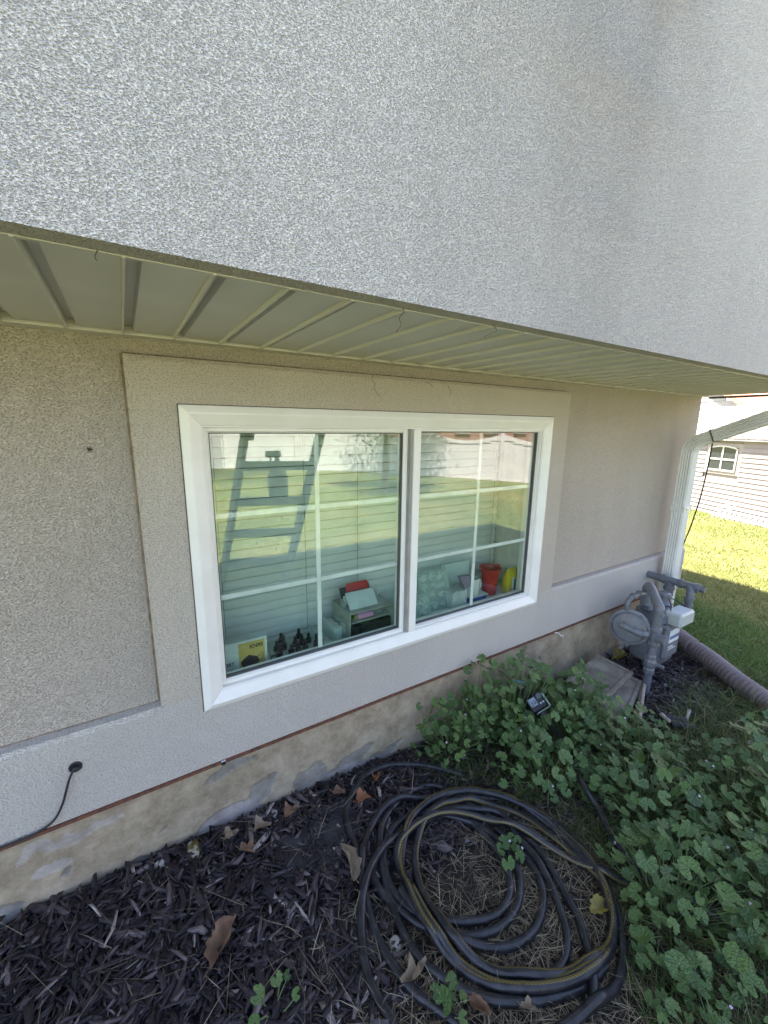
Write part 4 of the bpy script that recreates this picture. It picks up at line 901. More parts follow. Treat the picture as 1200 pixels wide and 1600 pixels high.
# hose from the timer through the leaves
P = [T @ Vector((.01, -.20, -.02)), T @ Vector((.02, -.30, -.08)), at(905, 1215, 2, .07), at(935, 1265, 2, .05), at(965, 1320, 2, .03), at(1010, 1370, 2, .03), at(1100, 1420, 2, .03), at(1230, 1500, 2, .03)]
q = MB(); q.tube(smooth_path(P, 12), .0115, 14); tag(q.build('feeder_hose', M['hose'], None, True), 'black hose leaving the timer and vanishing under the mallow leaves', 'hose')

# ------------------------------------------------------------ sprinkler fittings on the mulch
t = thing('sprinkler_fitting', 'black pipe fitting with a bright metal neck lying on the mulch', 'pipe fitting', at(1050, 1125, 2, .0))
a_, b_, c_, d_ = at(1026, 1110, 2, .02), at(1033, 1117, 2, .02), at(1049, 1131, 2, .02), at(1087, 1139, 2, .02)
mb = MB(); mb.tube([b_, c_], .014, 14); mb.build('metal_neck', M['chrome'], t, True)
mb = MB(); mb.tube([a_ + (a_ - b_) * .3, a_, b_], [.010, .012, .012], 12); mb.build('collar', M['blackr'], t, True)
mb = MB(); mb.tube([c_, c_ + (d_ - c_) * .15, d_], [.022, .020, .018], 14); mb.build('body', M['blackr'], t, True)
t = thing('riser_fitting', 'short black pipe with a white nipple, behind the metal neck fitting', 'pipe fitting', at(1065, 1120, 2, .0))
a_, b_, c_ = at(1042, 1122, 2, .02), at(1072, 1127, 2, .02), at(1077, 1110, 2, .04)
mb = MB(); mb.tube([a_, b_], .019, 14); mb.build('body', M['blackr'], t, True)
mb = MB(); mb.tube([b_, b_ + (c_ - b_) * .35, c_], [.010, .007, .009], 12); mb.build('nipple', M['stone'], t, True)

# ------------------------------------------------------------ black ground cloth showing through
q = MB(); gx = np.linspace(-.17, .15, 15); gy_ = np.linspace(-.10, .10, 11); c0_ = at(508, 1318, 2, .02); vs = []
Rz = math.radians(12)
for y_ in gy_:
    for x_ in gx:
        xx = x_ * math.cos(Rz) - y_ * math.sin(Rz) + .015 * math.sin(y_ * 40); yy = x_ * math.sin(Rz) + y_ * math.cos(Rz) + .012 * math.sin(x_ * 33)
        X_, Y_ = c0_.x + xx, c0_.y + yy; vs.append((X_, Y_, gh(X_, Y_) + .016 + .007 * math.sin(x_ * 31 + y_ * 20) * math.cos(y_ * 38)))
nv = len(vs); W_ = len(gx)
top = [(j * W_ + i, j * W_ + i + 1, (j + 1) * W_ + i + 1, (j + 1) * W_ + i) for j in range(len(gy_) - 1) for i in range(W_ - 1)]
q.add(vs + [(a_, b_, c_ - .002) for a_, b_, c_ in vs], top + [tuple(reversed([i + nv for i in f])) for f in top])
tag(q.build('ground_cloth', mat('weed_cloth', (.030, .032, .040), .55, (.015, .015, .018), 22, .3, 300), None, True), 'patch of bluish black weed cloth showing through the mulch left of the hose', 'weed cloth')

# ------------------------------------------------------------ dead leaves, stones
def leaf_mesh(seed, L=.10, W_=.07, curl=.3, lobes=3):
    R = random.Random(seed); mb = MB(); n_ = 34; vs = [(0, 0, 0)]; rg_ = (.2, .4, .6, .8, 1.0)
    ph = [R.uniform(0, 6.28) for _ in range(6)]; am = [R.uniform(.03, .10) for _ in range(6)]; wr = [R.uniform(0, 6.28) for _ in range(4)]
    for q_ in rg_:
        for k in range(n_):
            a_ = 2 * math.pi * k / n_; point = .22 * abs(math.cos(a_)) ** 6
            rr = .86 + point + (.20 * math.cos(lobes * a_) if lobes else 0) + sum(am[i] * .55 * math.sin((3 + 2 * i) * a_ + ph[i]) for i in range(6)) + (R.uniform(-.06, .05) if q_ == 1 else 0)
            x_ = math.cos(a_) * L / 2 * rr * q_; y_ = math.sin(a_) * W_ / 2 * rr * q_
            fold = abs(y_) * (.5 + curl * 1.3) + 5.0 * curl * y_ * y_ / W_ * (1 + .4 * math.sin(x_ * 40 + wr[2]))
            z_ = fold + 1.6 * curl * x_ * x_ / L * math.sin(wr[3]) + .0045 * q_ * (math.sin(x_ * 90 + wr[0]) + math.sin(y_ * 120 + x_ * 60 + wr[1]))
            roll = curl * y_ / W_ * 1.2; vs.append((x_, y_ * math.cos(roll), z_))
    f = [(0, 1 + k, 1 + (k + 1) % n_) for k in range(n_)]
    for q_ in range(len(rg_) - 1): f += [(1 + q_ * n_ + k, 1 + (q_ + 1) * n_ + k, 1 + (q_ + 1) * n_ + (k + 1) % n_, 1 + q_ * n_ + (k + 1) % n_) for k in range(n_)]
    mb.add(vs, f)
    mb.tube([(-L * .45, 0, .004), (-L * .62, .004, .010), (-L * .78, .002, .016)], [.0014, .0012, .001], 5); return mb
LV = [((350, 1493), .11, .07, 65, 'dleaf', .28, 0, 'largest brown curled dead leaf, on the mulch near the bottom left'),
      ((545, 1368), .10, .06, 110, 'dleaf_pale', .35, 2, 'pale brown folded dead leaf leaning on the hose'),
      ((410, 1306), .06, .05, 20, 'dleaf_pale', .25, 3, 'greyish tan dead leaf just below the grey foundation patch'),
      ((388, 1345), .06, .05, 0, 'dleaf', .25, 5, 'brown pointed dead leaf below the greyish one'),
      ((362, 1323), .045, .035, 30, 'dleaf_pale', .3, 3, 'small tan dead leaf left of the brown pointed one'),
      ((455, 1284), .055, .035, 20, 'dleaf', .4, 3, 'curled brown dead leaf close to the foundation'),
      ((588, 1224), .055, .04, 60, 'dleaf_orange', .5, 3, 'rusty dead leaf inside the outermost hose loop, the upper one'),
      ((567, 1258), .055, .045, 20, 'dleaf_orange', .5, 3, 'rusty dead leaf inside the outermost hose loop, the lower one'),
      ((528, 1248), .05, .03, 10, 'dleaf', .5, 3, 'dark brown crumpled leaf left of the outermost hose loop'),
      ((938, 1411), .065, .06, 10, 'dleaf_yellow', .1, 0, 'round yellow leaf beside the right edge of the hose coil'),
      ((968, 1016), .13, .08, 20, 'dleaf_yellow', .3, 4, 'yellow brown leaf on the mulch behind the beige panels'),
      ((748, 1585), .06, .035, -40, 'dleaf', .4, 0, 'brown leaf at the bottom edge of the picture under the hose'),
      ((650, 1540), .065, .04, 40, 'dleaf_pale', .5, 4, 'crumpled tan leaf lying in the straw at the bottom of the coil'),
      ((825, 1585), .045, .03, 0, 'dleaf_pale', .5, 4, 'small pale leaf in the straw under the lower right of the coil')]
for i, ((px, py), L_, Wd, ang, mm_, curl, lb, lab) in enumerate(LV):
    p = at(px, py, 2, .03); mb = leaf_mesh(i + 3, L_, Wd, curl, lb); o_ = mb.build('dead_leaf', M[mm_], None, True)
    o_.location = (p.x, p.y, gh(p.x, p.y) + .034 + (.03 if i in (1,) else 0)); hd_ = at(px + math.cos(math.radians(ang)), py - math.sin(math.radians(ang)), 2, .03) - p; o_.rotation_euler = (random.uniform(-.3, .3) + (.4 if i == 1 else 0), random.uniform(-.2, .3), math.atan2(hd_.y, hd_.x)); tag(o_, lab, 'leaf', 'fallen leaves')
def stone(p, s, m_, lab, seed):
    R = random.Random(seed); mb = MB(); n_ = 10; vs = []; K = 6
    for i in range(K + 1):
        ph = math.pi * i / K
        for k in range(n_): a_ = 2 * math.pi * k / n_; r_ = 1 + R.uniform(-.12, .12); vs.append((s[0] * math.sin(ph) * math.cos(a_) * r_, s[1] * math.sin(ph) * math.sin(a_) * r_, s[2] * math.cos(ph) * r_))
    mb.add(vs, [(i * n_ + k, (i + 1) * n_ + k, (i + 1) * n_ + (k + 1) % n_, i * n_ + (k + 1) % n_) for i in range(K) for k in range(n_)]); o_ = mb.build('stone', m_, None, True)
    o_.location = (p.x, p.y, gh(p.x, p.y) + s[2] * .45 + .008); o_.rotation_euler.z = R.uniform(0, 3); tag(o_, lab, 'stone', 'stones in the bed')
stone(at(302, 1336, 2, .04), (.042, .026, .018), M['moss'], 'mossy yellowish stone against the foundation', 1)
stone(at(250, 1352, 2, .06), (.020, .015, .015), M['stone'], 'pale stone left of the mossy one by the foundation', 2)
stone(at(428, 1273, 2, .04), (.026, .016, .012), M['stone'], 'pale flat stone by the foundation right of the greyish leaf', 3)
stone(at(618, 1478, 2, .03), (.022, .018, .013), M['stone'], 'pale lump inside the left side of the hose coil', 4)
stone(at(388, 1380, 2, .03), (.010, .008, .007), M['stone'], 'tiny white stone in the middle of the mulch', 5)

# ------------------------------------------------------------ mulch
def rot_mats(yaw, pitch_, roll):
    cy, sy = np.cos(yaw), np.sin(yaw); cp, sp_ = np.cos(pitch_), np.sin(pitch_); cr, sr = np.cos(roll), np.sin(roll)
    R = np.empty((len(yaw), 3, 3))
    R[:, 0, 0] = cy * cp; R[:, 0, 1] = cy * sp_ * sr - sy * cr; R[:, 0, 2] = cy * sp_ * cr + sy * sr
    R[:, 1, 0] = sy * cp; R[:, 1, 1] = sy * sp_ * sr + cy * cr; R[:, 1, 2] = sy * sp_ * cr - cy * sr
    R[:, 2, 0] = -sp_; R[:, 2, 1] = cp * sr; R[:, 2, 2] = cp * cr
    return R
def chips(name, x, y, z, Ln, Wn, Tn, pitch_s, cols, m_, label, cat='mulch'):
    N = len(x)
    # 12-vertex splinter: three cross sections, ends pinched and skewed
    base = np.array([(-.5, -.35, -.4), (-.5, .2, -.3), (-.5, .25, .4), (-.5, -.3, .3), (0, -.5, -.5), (0, .5, -.5), (0, .5, .5), (0, -.5, .5), (.5, -.2, -.3), (.5, .3, -.4), (.5, .2, .3), (.5, -.25, .35)])
    V = base[None] * np.stack([Ln, Wn, Tn], 1)[:, None, :] + rng.normal(0, 1, (N, 12, 3)) * (np.stack([Ln * .06, Wn * .16, Tn * .25], 1)[:, None, :])
    V[:, :, 2] += (np.abs(base[None, :, 0]) * 2) ** 2 * rng.normal(0, .06, (N, 1)) * Ln[:, None]
    V[:, :, 1] += (np.abs(base[None, :, 0]) * 2) ** 2 * rng.normal(0, .07, (N, 1)) * Ln[:, None]
    R = rot_mats(rng.uniform(0, 2 * np.pi, N), rng.normal(0, pitch_s, N), rng.normal(0, .6, N))
    V = np.einsum('nij,nkj->nki', R, V) + np.stack([x, y, z], 1)[:, None, :]
    F = np.array([(3, 2, 1, 0), (8, 9, 10, 11), (0, 1, 5, 4), (1, 2, 6, 5), (2, 3, 7, 6), (3, 0, 4, 7), (4, 5, 9, 8), (5, 6, 10, 9), (6, 7, 11, 10), (7, 4, 8, 11)])
    F = (F[None] + (np.arange(N) * 12)[:, None, None]).reshape(-1, 4)
    C_ = np.repeat(cols, 12, axis=0) * rng.uniform(.8, 1.2, (N * 12, 1))
    o_ = npmesh(name, V.reshape(-1, 3), F, m_, col=C_); tag(o_, label, cat, kind='stuff')
    lv = (base[None] * np.stack([Ln * 28, Wn * 420, Tn * 420], 1)[:, None, :] + rng.uniform(-50, 50, (N, 1, 3))).reshape(-1, 3).astype(np.float32)
    at__ = o_.data.attributes.new('grain', 'FLOAT_VECTOR', 'POINT'); at__.data.foreach_set('vector', lv.ravel()); return o_
M['mulch'] = mat('bark_mulch', (0, 0, 0), .68, attr='Col', spec=.5)
n = M['mulch'].node_tree.nodes; l = M['mulch'].node_tree.links; b = n['Principled BSDF']; ga = n.new('ShaderNodeAttribute'); ga.attribute_name = 'grain'
gn_ = n.new('ShaderNodeTexNoise'); gn_.inputs['Scale'].default_value = 1; gn_.inputs['Detail'].default_value = 5; gn_.inputs['Roughness'].default_value = .65; l.new(ga.outputs['Vector'], gn_.inputs['Vector'])
gr_ = n.new('ShaderNodeValToRGB'); gr_.color_ramp.elements[0].position = .35; gr_.color_ramp.elements[0].color = (.35, .33, .34, 1); gr_.color_ramp.elements[1].position = .68; gr_.color_ramp.elements[1].color = (1.9, 1.85, 1.85, 1); l.new(gn_.outputs['Fac'], gr_.inputs[0])
gm2 = n.new('ShaderNodeMix'); gm2.data_type = 'RGBA'; gm2.blend_type = 'MULTIPLY'; gm2.inputs[0].default_value = 1
src = b.inputs['Base Color'].links[0].from_socket; l.new(src, gm2.inputs[6]); l.new(gr_.outputs[0], gm2.inputs[7]); l.new(gm2.outputs[2], b.inputs['Base Color'])
gb_ = n.new('ShaderNodeBump'); gb_.inputs['Strength'].default_value = .9; gb_.inputs['Distance'].default_value = .002; l.new(gn_.outputs['Fac'], gb_.inputs['Height']); l.new(gb_.outputs[0], b.inputs['Normal'])
def region_mulch(x, y):
    k = (y < -.008) & (y > -.60 - .10 * np.sin(x * 5)) & (x > -.9) & (x < 3.3)
    k |= (x < .55) & (y > -1.3) & (y < -.008) & (x > -.9)
    return k
N = 52000; x = rng.uniform(-.9, 3.3, N); y = -.012 - rng.uniform(0, 1, N) ** 1.0 * 1.2; k = region_mulch(x, y)
dens = np.where(x > 1.2, .55, 1.0); dens = np.where((x > .5) & (x < 1.3) & (y < -.45), .4, dens); k &= rng.uniform(0, 1, N) < dens
x, y = x[k], y[k]; N = len(x)
Ln = rng.gamma(1.9, .0155, N) + .008; Wn = np.minimum(Ln * rng.uniform(.09, .33, N), .016); Tn = Wn * rng.uniform(.25, .6, N)
big_ = rng.uniform(0, 1, N) < .05; Ln[big_] *= 1.5; Wn[big_] *= 1.7
cx_ = ((x - 508) * 0); z = ground_h(x, y) + rng.uniform(.000, .026, N)
z = z - np.where((np.abs(x - c0_.x) < .13) & (np.abs(y - c0_.y) < .08), .008, 0)
tone = rng.uniform(0, 1, N); cols = np.empty((N, 3)); cols[:] = (.017, .012, .014)
cols[tone > .35] = (.028, .020, .023); cols[tone > .60] = (.046, .035, .037); cols[tone > .82] = (.085, .068, .068); cols[tone > .935] = (.16, .135, .13); cols[tone > .98] = (.32, .28, .25)
chips('bark_mulch', x, y, z, Ln, Wn, Tn, .22, cols, M['mulch'], 'dark purplish bark mulch chips spread along the foundation')

# ------------------------------------------------------------ blades: straw, weeds, lawn
M['blade'] = mat('grass_blades', (0, 0, 0), .6, attr='Col', spec=.35, trans=.3)
M['strawm'] = mat('straw', (0, 0, 0), .7, attr='Col', spec=.3)
def blades(name, x, y, h, w, lean, cols, m_, label, cat, z0=0.0, flat=False, droop=.6):
    N = len(x); az = rng.uniform(0, 2 * np.pi, N); ln = np.abs(rng.normal(lean, .25, N)); wv = rng.uniform(0, 2 * np.pi, N)
    D = np.stack([np.cos(az), np.sin(az)], 1); Sd = np.stack([np.cos(wv), np.sin(wv)], 1) if not flat else np.stack([-np.sin(az), np.cos(az)], 1)
    g = ground_h(x, y) + z0
    V = np.zeros((N, 7, 3))
    for j, t_ in enumerate((0, .4, .75, 1.0)):
        a_ = ln + droop * t_ * rng.uniform(.3, 1.2, N)
        hx = h * t_ * np.sin(np.minimum(a_, 1.5)); hz = h * t_ * np.cos(np.minimum(a_, 1.5))
        c = np.stack([x + D[:, 0] * hx, y + D[:, 1] * hx, g + np.maximum(hz, .001)], 1); ww = w * (1, .85, .55, 0)[j]
        if j < 3:
            V[:, 2 * j] = c; V[:, 2 * j + 1] = c; V[:, 2 * j, :2] -= Sd * ww[:, None] / 2; V[:, 2 * j + 1, :2] += Sd * ww[:, None] / 2
        else: V[:, 6] = c
    F4 = np.array([(0, 1, 3), (0, 3, 2), (2, 3, 5), (2, 5, 4), (4, 5, 6)])
    F = (F4[None] + (np.arange(N) * 7)[:, None, None]).reshape(-1, 3)
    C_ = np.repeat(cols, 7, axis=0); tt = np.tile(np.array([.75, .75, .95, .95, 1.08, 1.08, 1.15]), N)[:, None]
    o_ = npmesh(name, V.reshape(-1, 3), F, m_, col=C_ * tt); tag(o_, label, cat, kind='stuff'); return o_
def gcol(N, a, b_, jit=.18, dry=.0, dc=(.30, .26, .12)):
    t_ = rng.uniform(0, 1, (N, 1)); c = np.array(a) * (1 - t_) + np.array(b_) * t_; c *= 1 + rng.normal(0, jit, (N, 1)); k = rng.uniform(0, 1, N) < dry; c[k] = np.array(dc) * rng.uniform(.7, 1.2, (k.sum(), 1)); return np.clip(c, .005, 1)
# straw in and below the hose coil
N = 17000; x = rng.uniform(.15, 1.75, N); y = rng.uniform(-1.5, -.30, N); dx_ = (y + .30)
p_ = np.clip((-y - .36 + .10 * np.sin(x * 7)) / .35, 0, 1) * np.clip((x - .27 + .30 * (-y - .5)) / .22, 0, 1); k = rng.uniform(0, 1, N) < p_; x, y = x[k], y[k]; N = len(x)
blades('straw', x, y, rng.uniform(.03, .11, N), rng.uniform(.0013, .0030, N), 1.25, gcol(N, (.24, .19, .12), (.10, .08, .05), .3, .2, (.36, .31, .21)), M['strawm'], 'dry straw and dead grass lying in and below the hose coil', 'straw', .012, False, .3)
N = 700; x = rng.uniform(-.6, 3.2, N); y = rng.uniform(-.75, -.03, N)
blades('loose_straw', x, y, rng.uniform(.04, .16, N), rng.uniform(.0010, .0022, N), 1.40, gcol(N, (.30, .25, .17), (.16, .12, .08), .25), M['strawm'], 'loose pale straws scattered over the bark mulch', 'straw', .028, False, .15)
# thin green weeds in the bed
def inpoly(x, y, poly):
    c = np.zeros(len(x), bool); n_ = len(poly)
    for i in range(n_):
        x1_, y1_ = poly[i]; x2_, y2_ = poly[(i + 1) % n_]
        k = ((y1_ > y) != (y2_ > y)) & (x < (x2_ - x1_) * (y - y1_) / (y2_ - y1_ + 1e-12) + x1_); c ^= k
    return c
FP = [(1.02, -.06), (1.35, -.02), (1.75, -.02), (2.18, -.10), (2.26, -.38), (2.15, -.68), (2.35, -.95), (2.2, -1.35), (1.6, -1.65), (1.0, -1.6), (.90, -1.25), (1.13, -1.02), (1.30, -.88), (1.38, -.66), (1.22, -.44), (1.05, -.28)]
N = 44000; x = rng.uniform(.9, 3.3, N); y = rng.uniform(-2.3, -.02, N)
k = inpoly(x, y, FP); xr, yr = x[k], y[k]; N_ = len(xr)
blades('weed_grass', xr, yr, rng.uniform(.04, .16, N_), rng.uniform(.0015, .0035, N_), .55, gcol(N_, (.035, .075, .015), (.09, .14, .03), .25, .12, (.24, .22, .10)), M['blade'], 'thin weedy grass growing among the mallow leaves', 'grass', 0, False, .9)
def p_tall(x, y): return np.clip((x - 2.15 - .55 * np.sin(y * 3 + 2) * .3 + (-y - .62) * .6) / .3, 0, 1) * np.clip((-y - .42 - .5 * np.clip(2.9 - x, 0, 1) * .3) / .25, 0, 1) * np.clip((3.55 - x) / .3, 0, 1)
N = 60000; x = rng.uniform(1.0, 3.6, N); y = rng.uniform(-2.6, -.05, N); pw = p_tall(x, y); pw = np.maximum(pw, np.clip((x - 2.35 + .25 * np.sin(y * 5)) / .5, 0, 1) * np.clip((-y - .50) / .2, 0, 1) * np.clip((3.35 + (y + .2) * .63 - x) / .1, 0, 1)); pw = np.maximum(pw, np.clip((-y - 1.25) / .3, 0, 1) * np.clip((x - .85) / .3, 0, 1)); k = rng.uniform(0, 1, N) < pw * .85; x, y = x[k], y[k]; N = len(x)
blades('tall_grass', x, y, rng.uniform(.05, .20, N) * np.clip(1.1 - .2 * (x - 2.5), .6, 1.1), rng.uniform(.0016, .0036, N), .5, gcol(N, (.055, .09, .03), (.12, .15, .05), .2, .25, (.22, .19, .10)), M['blade'], 'long uncut grass between the mulch and the drain pipe', 'grass', 0, False, 1.0)
N = 5200; x = rng.uniform(1.2, 2.9, N); y = rng.uniform(-2.0, -.62, N); k = (x + y * .35 > 1.42 + .15 * np.sin(x * 9)) & (rng.uniform(0, 1, N) < .8); x, y = x[k], y[k]; N = len(x)
blades('long_grass', x, y, rng.uniform(.14, .32, N), rng.uniform(.002, .0045, N), .35, gcol(N, (.06, .12, .02), (.15, .20, .05), .2, .3, (.30, .27, .14)), M['blade'], 'long arching grass blades among the mallow at the right edge', 'grass', 0, False, 1.1)
# lush tufts along the far side of the drain pipe
N = 30000; x = rng.uniform(2.5, 4.6, N); y = rng.uniform(-1.7, .35, N); xp = 3.42 + (y + .2) * .63; k = (x > xp) & ((x > 3.78) | (y < -.05)) & (rng.uniform(0, 1, N) < np.clip(1.2 - (x - xp) * .8, .25, 1)); x, y = x[k], y[k]; N = len(x)
blades('lush_grass', x, y, rng.uniform(.05, .17, N), rng.uniform(.003, .006, N), .5, gcol(N, (.06, .13, .02), (.14, .22, .035), .2, .10), M['blade'], 'lush bright green grass tufts behind the drain pipe', 'grass', 0, False, 1.0)
# the lawn
def lawn_pts(x0, x1, y0, y1, N):
    x = rng.uniform(x0, x1, N); y = rng.uniform(y0, y1, N)
    k = ~((x > XL - .3) & (x < 3.78) & (y > -2.3)) | ((x < 3.8) & (y < -1.7) )
    k &= ~((x < 3.4) & (y > -1.2) & (x > -5)); return x[k], y[k]
X_ = []; Y_ = []; H_ = []; Wd_ = []
for (a_, b_, c_, d_, N, hh, ww) in ((3.5, 6.5, -1.6, 1.6, 46000, .05, .0042), (6.5, 10.5, -2.5, 4.5, 52000, .05, .008), (10.5, 15, -3.5, 7, 36000, .055, .013), (-1.5, 7, -6, -2, 70000, .045, .007), (-2, 11, -15, -6, 60000, .05, .014), (7, 12, -6, -1.6, 26000, .05, .011)):
    x, y = lawn_pts(a_, b_, c_, d_, N); X_.append(x); Y_.append(y); H_.append(hh * rng.uniform(.6, 1.4, len(x))); Wd_.append(ww * rng.uniform(.7, 1.3, len(x)))
x = np.concatenate(X_); y = np.concatenate(Y_); h = np.concatenate(H_); w = np.concatenate(Wd_)
pt = np.clip(fbm(x, y, 31, 3, 1.1) * .5 + .45, 0, 1)[:, None]
cols = np.array((.12, .15, .03)) * (1 - pt) + np.array((.24, .225, .06)) * pt; cols = cols * (1 + rng.normal(0, .2, (len(x), 1)))
kd = rng.uniform(0, 1, len(x)) < .08; cols[kd] = (.26, .23, .11)
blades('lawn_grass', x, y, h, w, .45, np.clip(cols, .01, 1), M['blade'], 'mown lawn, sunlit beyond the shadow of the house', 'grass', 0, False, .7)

# ------------------------------------------------------------ mallow
def mallow_leaf(seed):
    R = random.Random(seed); n_ = 27; notch = .42; rings = (.16, .55, .85, 1.0); vs = [(0, 0, 0)]
    lob = 7
    for r_ in rings:
        for k in range(n_):
            t_ = k / (n_ - 1); a_ = notch + (2 * math.pi - 2 * notch) * t_
            e = abs(math.sin(lob * math.pi * t_)); rim = 1 - .13 * (1 - e) * (r_ ** 2) - (.10 if k in (0, n_ - 1) else 0) + (R.uniform(-.035, .035) if r_ > .9 else 0)
            fold = .085 * (e - .5) * r_ + .16 * r_ * r_ * (R.choice((1, 1, 1)) * .6) + .03 * math.sin(a_ * 2 + seed) * r_
            vs.append((math.cos(a_) * r_ * rim, math.sin(a_) * r_ * rim, fold + (R.uniform(-.02, .02) if r_ > .5 else 0)))
    f = [(0, 1 + k, 2 + k) for k in range(n_ - 1)]
    for q_ in range(len(rings) - 1):
        f += [(1 + q_ * n_ + k, 1 + (q_ + 1) * n_ + k, 2 + (q_ + 1) * n_ + k, 2 + q_ * n_ + k) for k in range(n_ - 1)]
    mb = MB(); mb.add(vs, f); return mb
def leaf_material(name, c1, c2, vein):
    m = bpy.data.materials.new(name); m.use_nodes = True; n = m.node_tree.nodes; l = m.node_tree.links; b = n['Principled BSDF']
    b.inputs['Roughness'].default_value = .33; b.inputs['Specular IOR Level'].default_value = .8
    tc = n.new('ShaderNodeTexCoord'); oi = n.new('ShaderNodeObjectInfo')
    mp = n.new('ShaderNodeMix'); mp.data_type = 'RGBA'; mp.inputs[6].default_value = (*c1, 1); mp.inputs[7].default_value = (*c2, 1); l.new(oi.outputs['Random'], mp.inputs[0])
    # radial veins from the petiole
    sx_ = n.new('ShaderNodeSeparateXYZ'); l.new(tc.outputs['Object'], sx_.inputs[0]); at_ = n.new('ShaderNodeMath'); at_.operation = 'ARCTAN2'; l.new(sx_.outputs[1], at_.inputs[0]); l.new(sx_.outputs[0], at_.inputs[1])
    ad = n.new('ShaderNodeMath'); ad.operation = 'MULTIPLY'; ad.inputs[1].default_value = 4.05; l.new(at_.outputs[0], ad.inputs[0]); cs = n.new('ShaderNodeMath'); cs.operation = 'COSINE'; l.new(ad.outputs[0], cs.inputs[0])
    pw = n.new('ShaderNodeMath'); pw.operation = 'ABSOLUTE'; l.new(cs.outputs[0], pw.inputs[0]); p2 = n.new('ShaderNodeMath'); p2.operation = 'POWER'; p2.inputs[1].default_value = 22; l.new(pw.outputs[0], p2.inputs[0]); p3 = n.new('ShaderNodeMath'); p3.operation = 'MULTIPLY'; p3.inputs[1].default_value = .55; l.new(p2.outputs[0], p3.inputs[0])
    mv = n.new('ShaderNodeMix'); mv.data_type = 'RGBA'; l.new(p3.outputs[0], mv.inputs[0]); l.new(mp.outputs[2], mv.inputs[6]); mv.inputs[7].default_value = (*vein, 1)
    nz = n.new('ShaderNodeTexNoise'); nz.inputs['Scale'].default_value = 5; nz.inputs['Detail'].default_value = 5; l.new(tc.outputs['Object'], nz.inputs[0])
    rr = n.new('ShaderNodeValToRGB'); rr.color_ramp.elements[0].color = (.62, .66, .6, 1); rr.color_ramp.elements[0].position = .35; rr.color_ramp.elements[1].color = (1.15, 1.1, 1, 1); rr.color_ramp.elements[1].position = .7; l.new(nz.outputs['Fac'], rr.inputs[0])
    mu = n.new('ShaderNodeMix'); mu.data_type = 'RGBA'; mu.blend_type = 'MULTIPLY'; mu.inputs[0].default_value = 1; l.new(mv.outputs[2], mu.inputs[6]); l.new(rr.outputs[0], mu.inputs[7]); l.new(mu.outputs[2], b.inputs['Base Color'])
    bn = n.new('ShaderNodeBump'); bn.inputs['Strength'].default_value = .5; bn.inputs['Distance'].default_value = .03; l.new(nz.outputs['Fac'], bn.inputs['Height']); l.new(bn.outputs[0], b.inputs['Normal'])
    tr = n.new('ShaderNodeBsdfTranslucent'); l.new(mu.outputs[2], tr.inputs[0]); ms = n.new('ShaderNodeMixShader'); ms.inputs[0].default_value = .22; l.new(b.outputs[0], ms.inputs[1]); l.new(tr.outputs[0], ms.inputs[2]); l.new(ms.outputs[0], n['Material Output'].inputs['Surface']); return m
M['mallow'] = leaf_material('mallow_leaf', (.042, .115, .020), (.12, .225, .05), (.18, .27, .09))
M['stem'] = mat('mallow_stem', (.12, .17, .06), .5)
leafmeshes = []
for sd in range(5):
    ob = mallow_leaf(sd).build('leaf', M['mallow'], None, True); leafmeshes.append(ob.data); COL.objects.unlink(ob); bpy.data.objects.remove(ob)
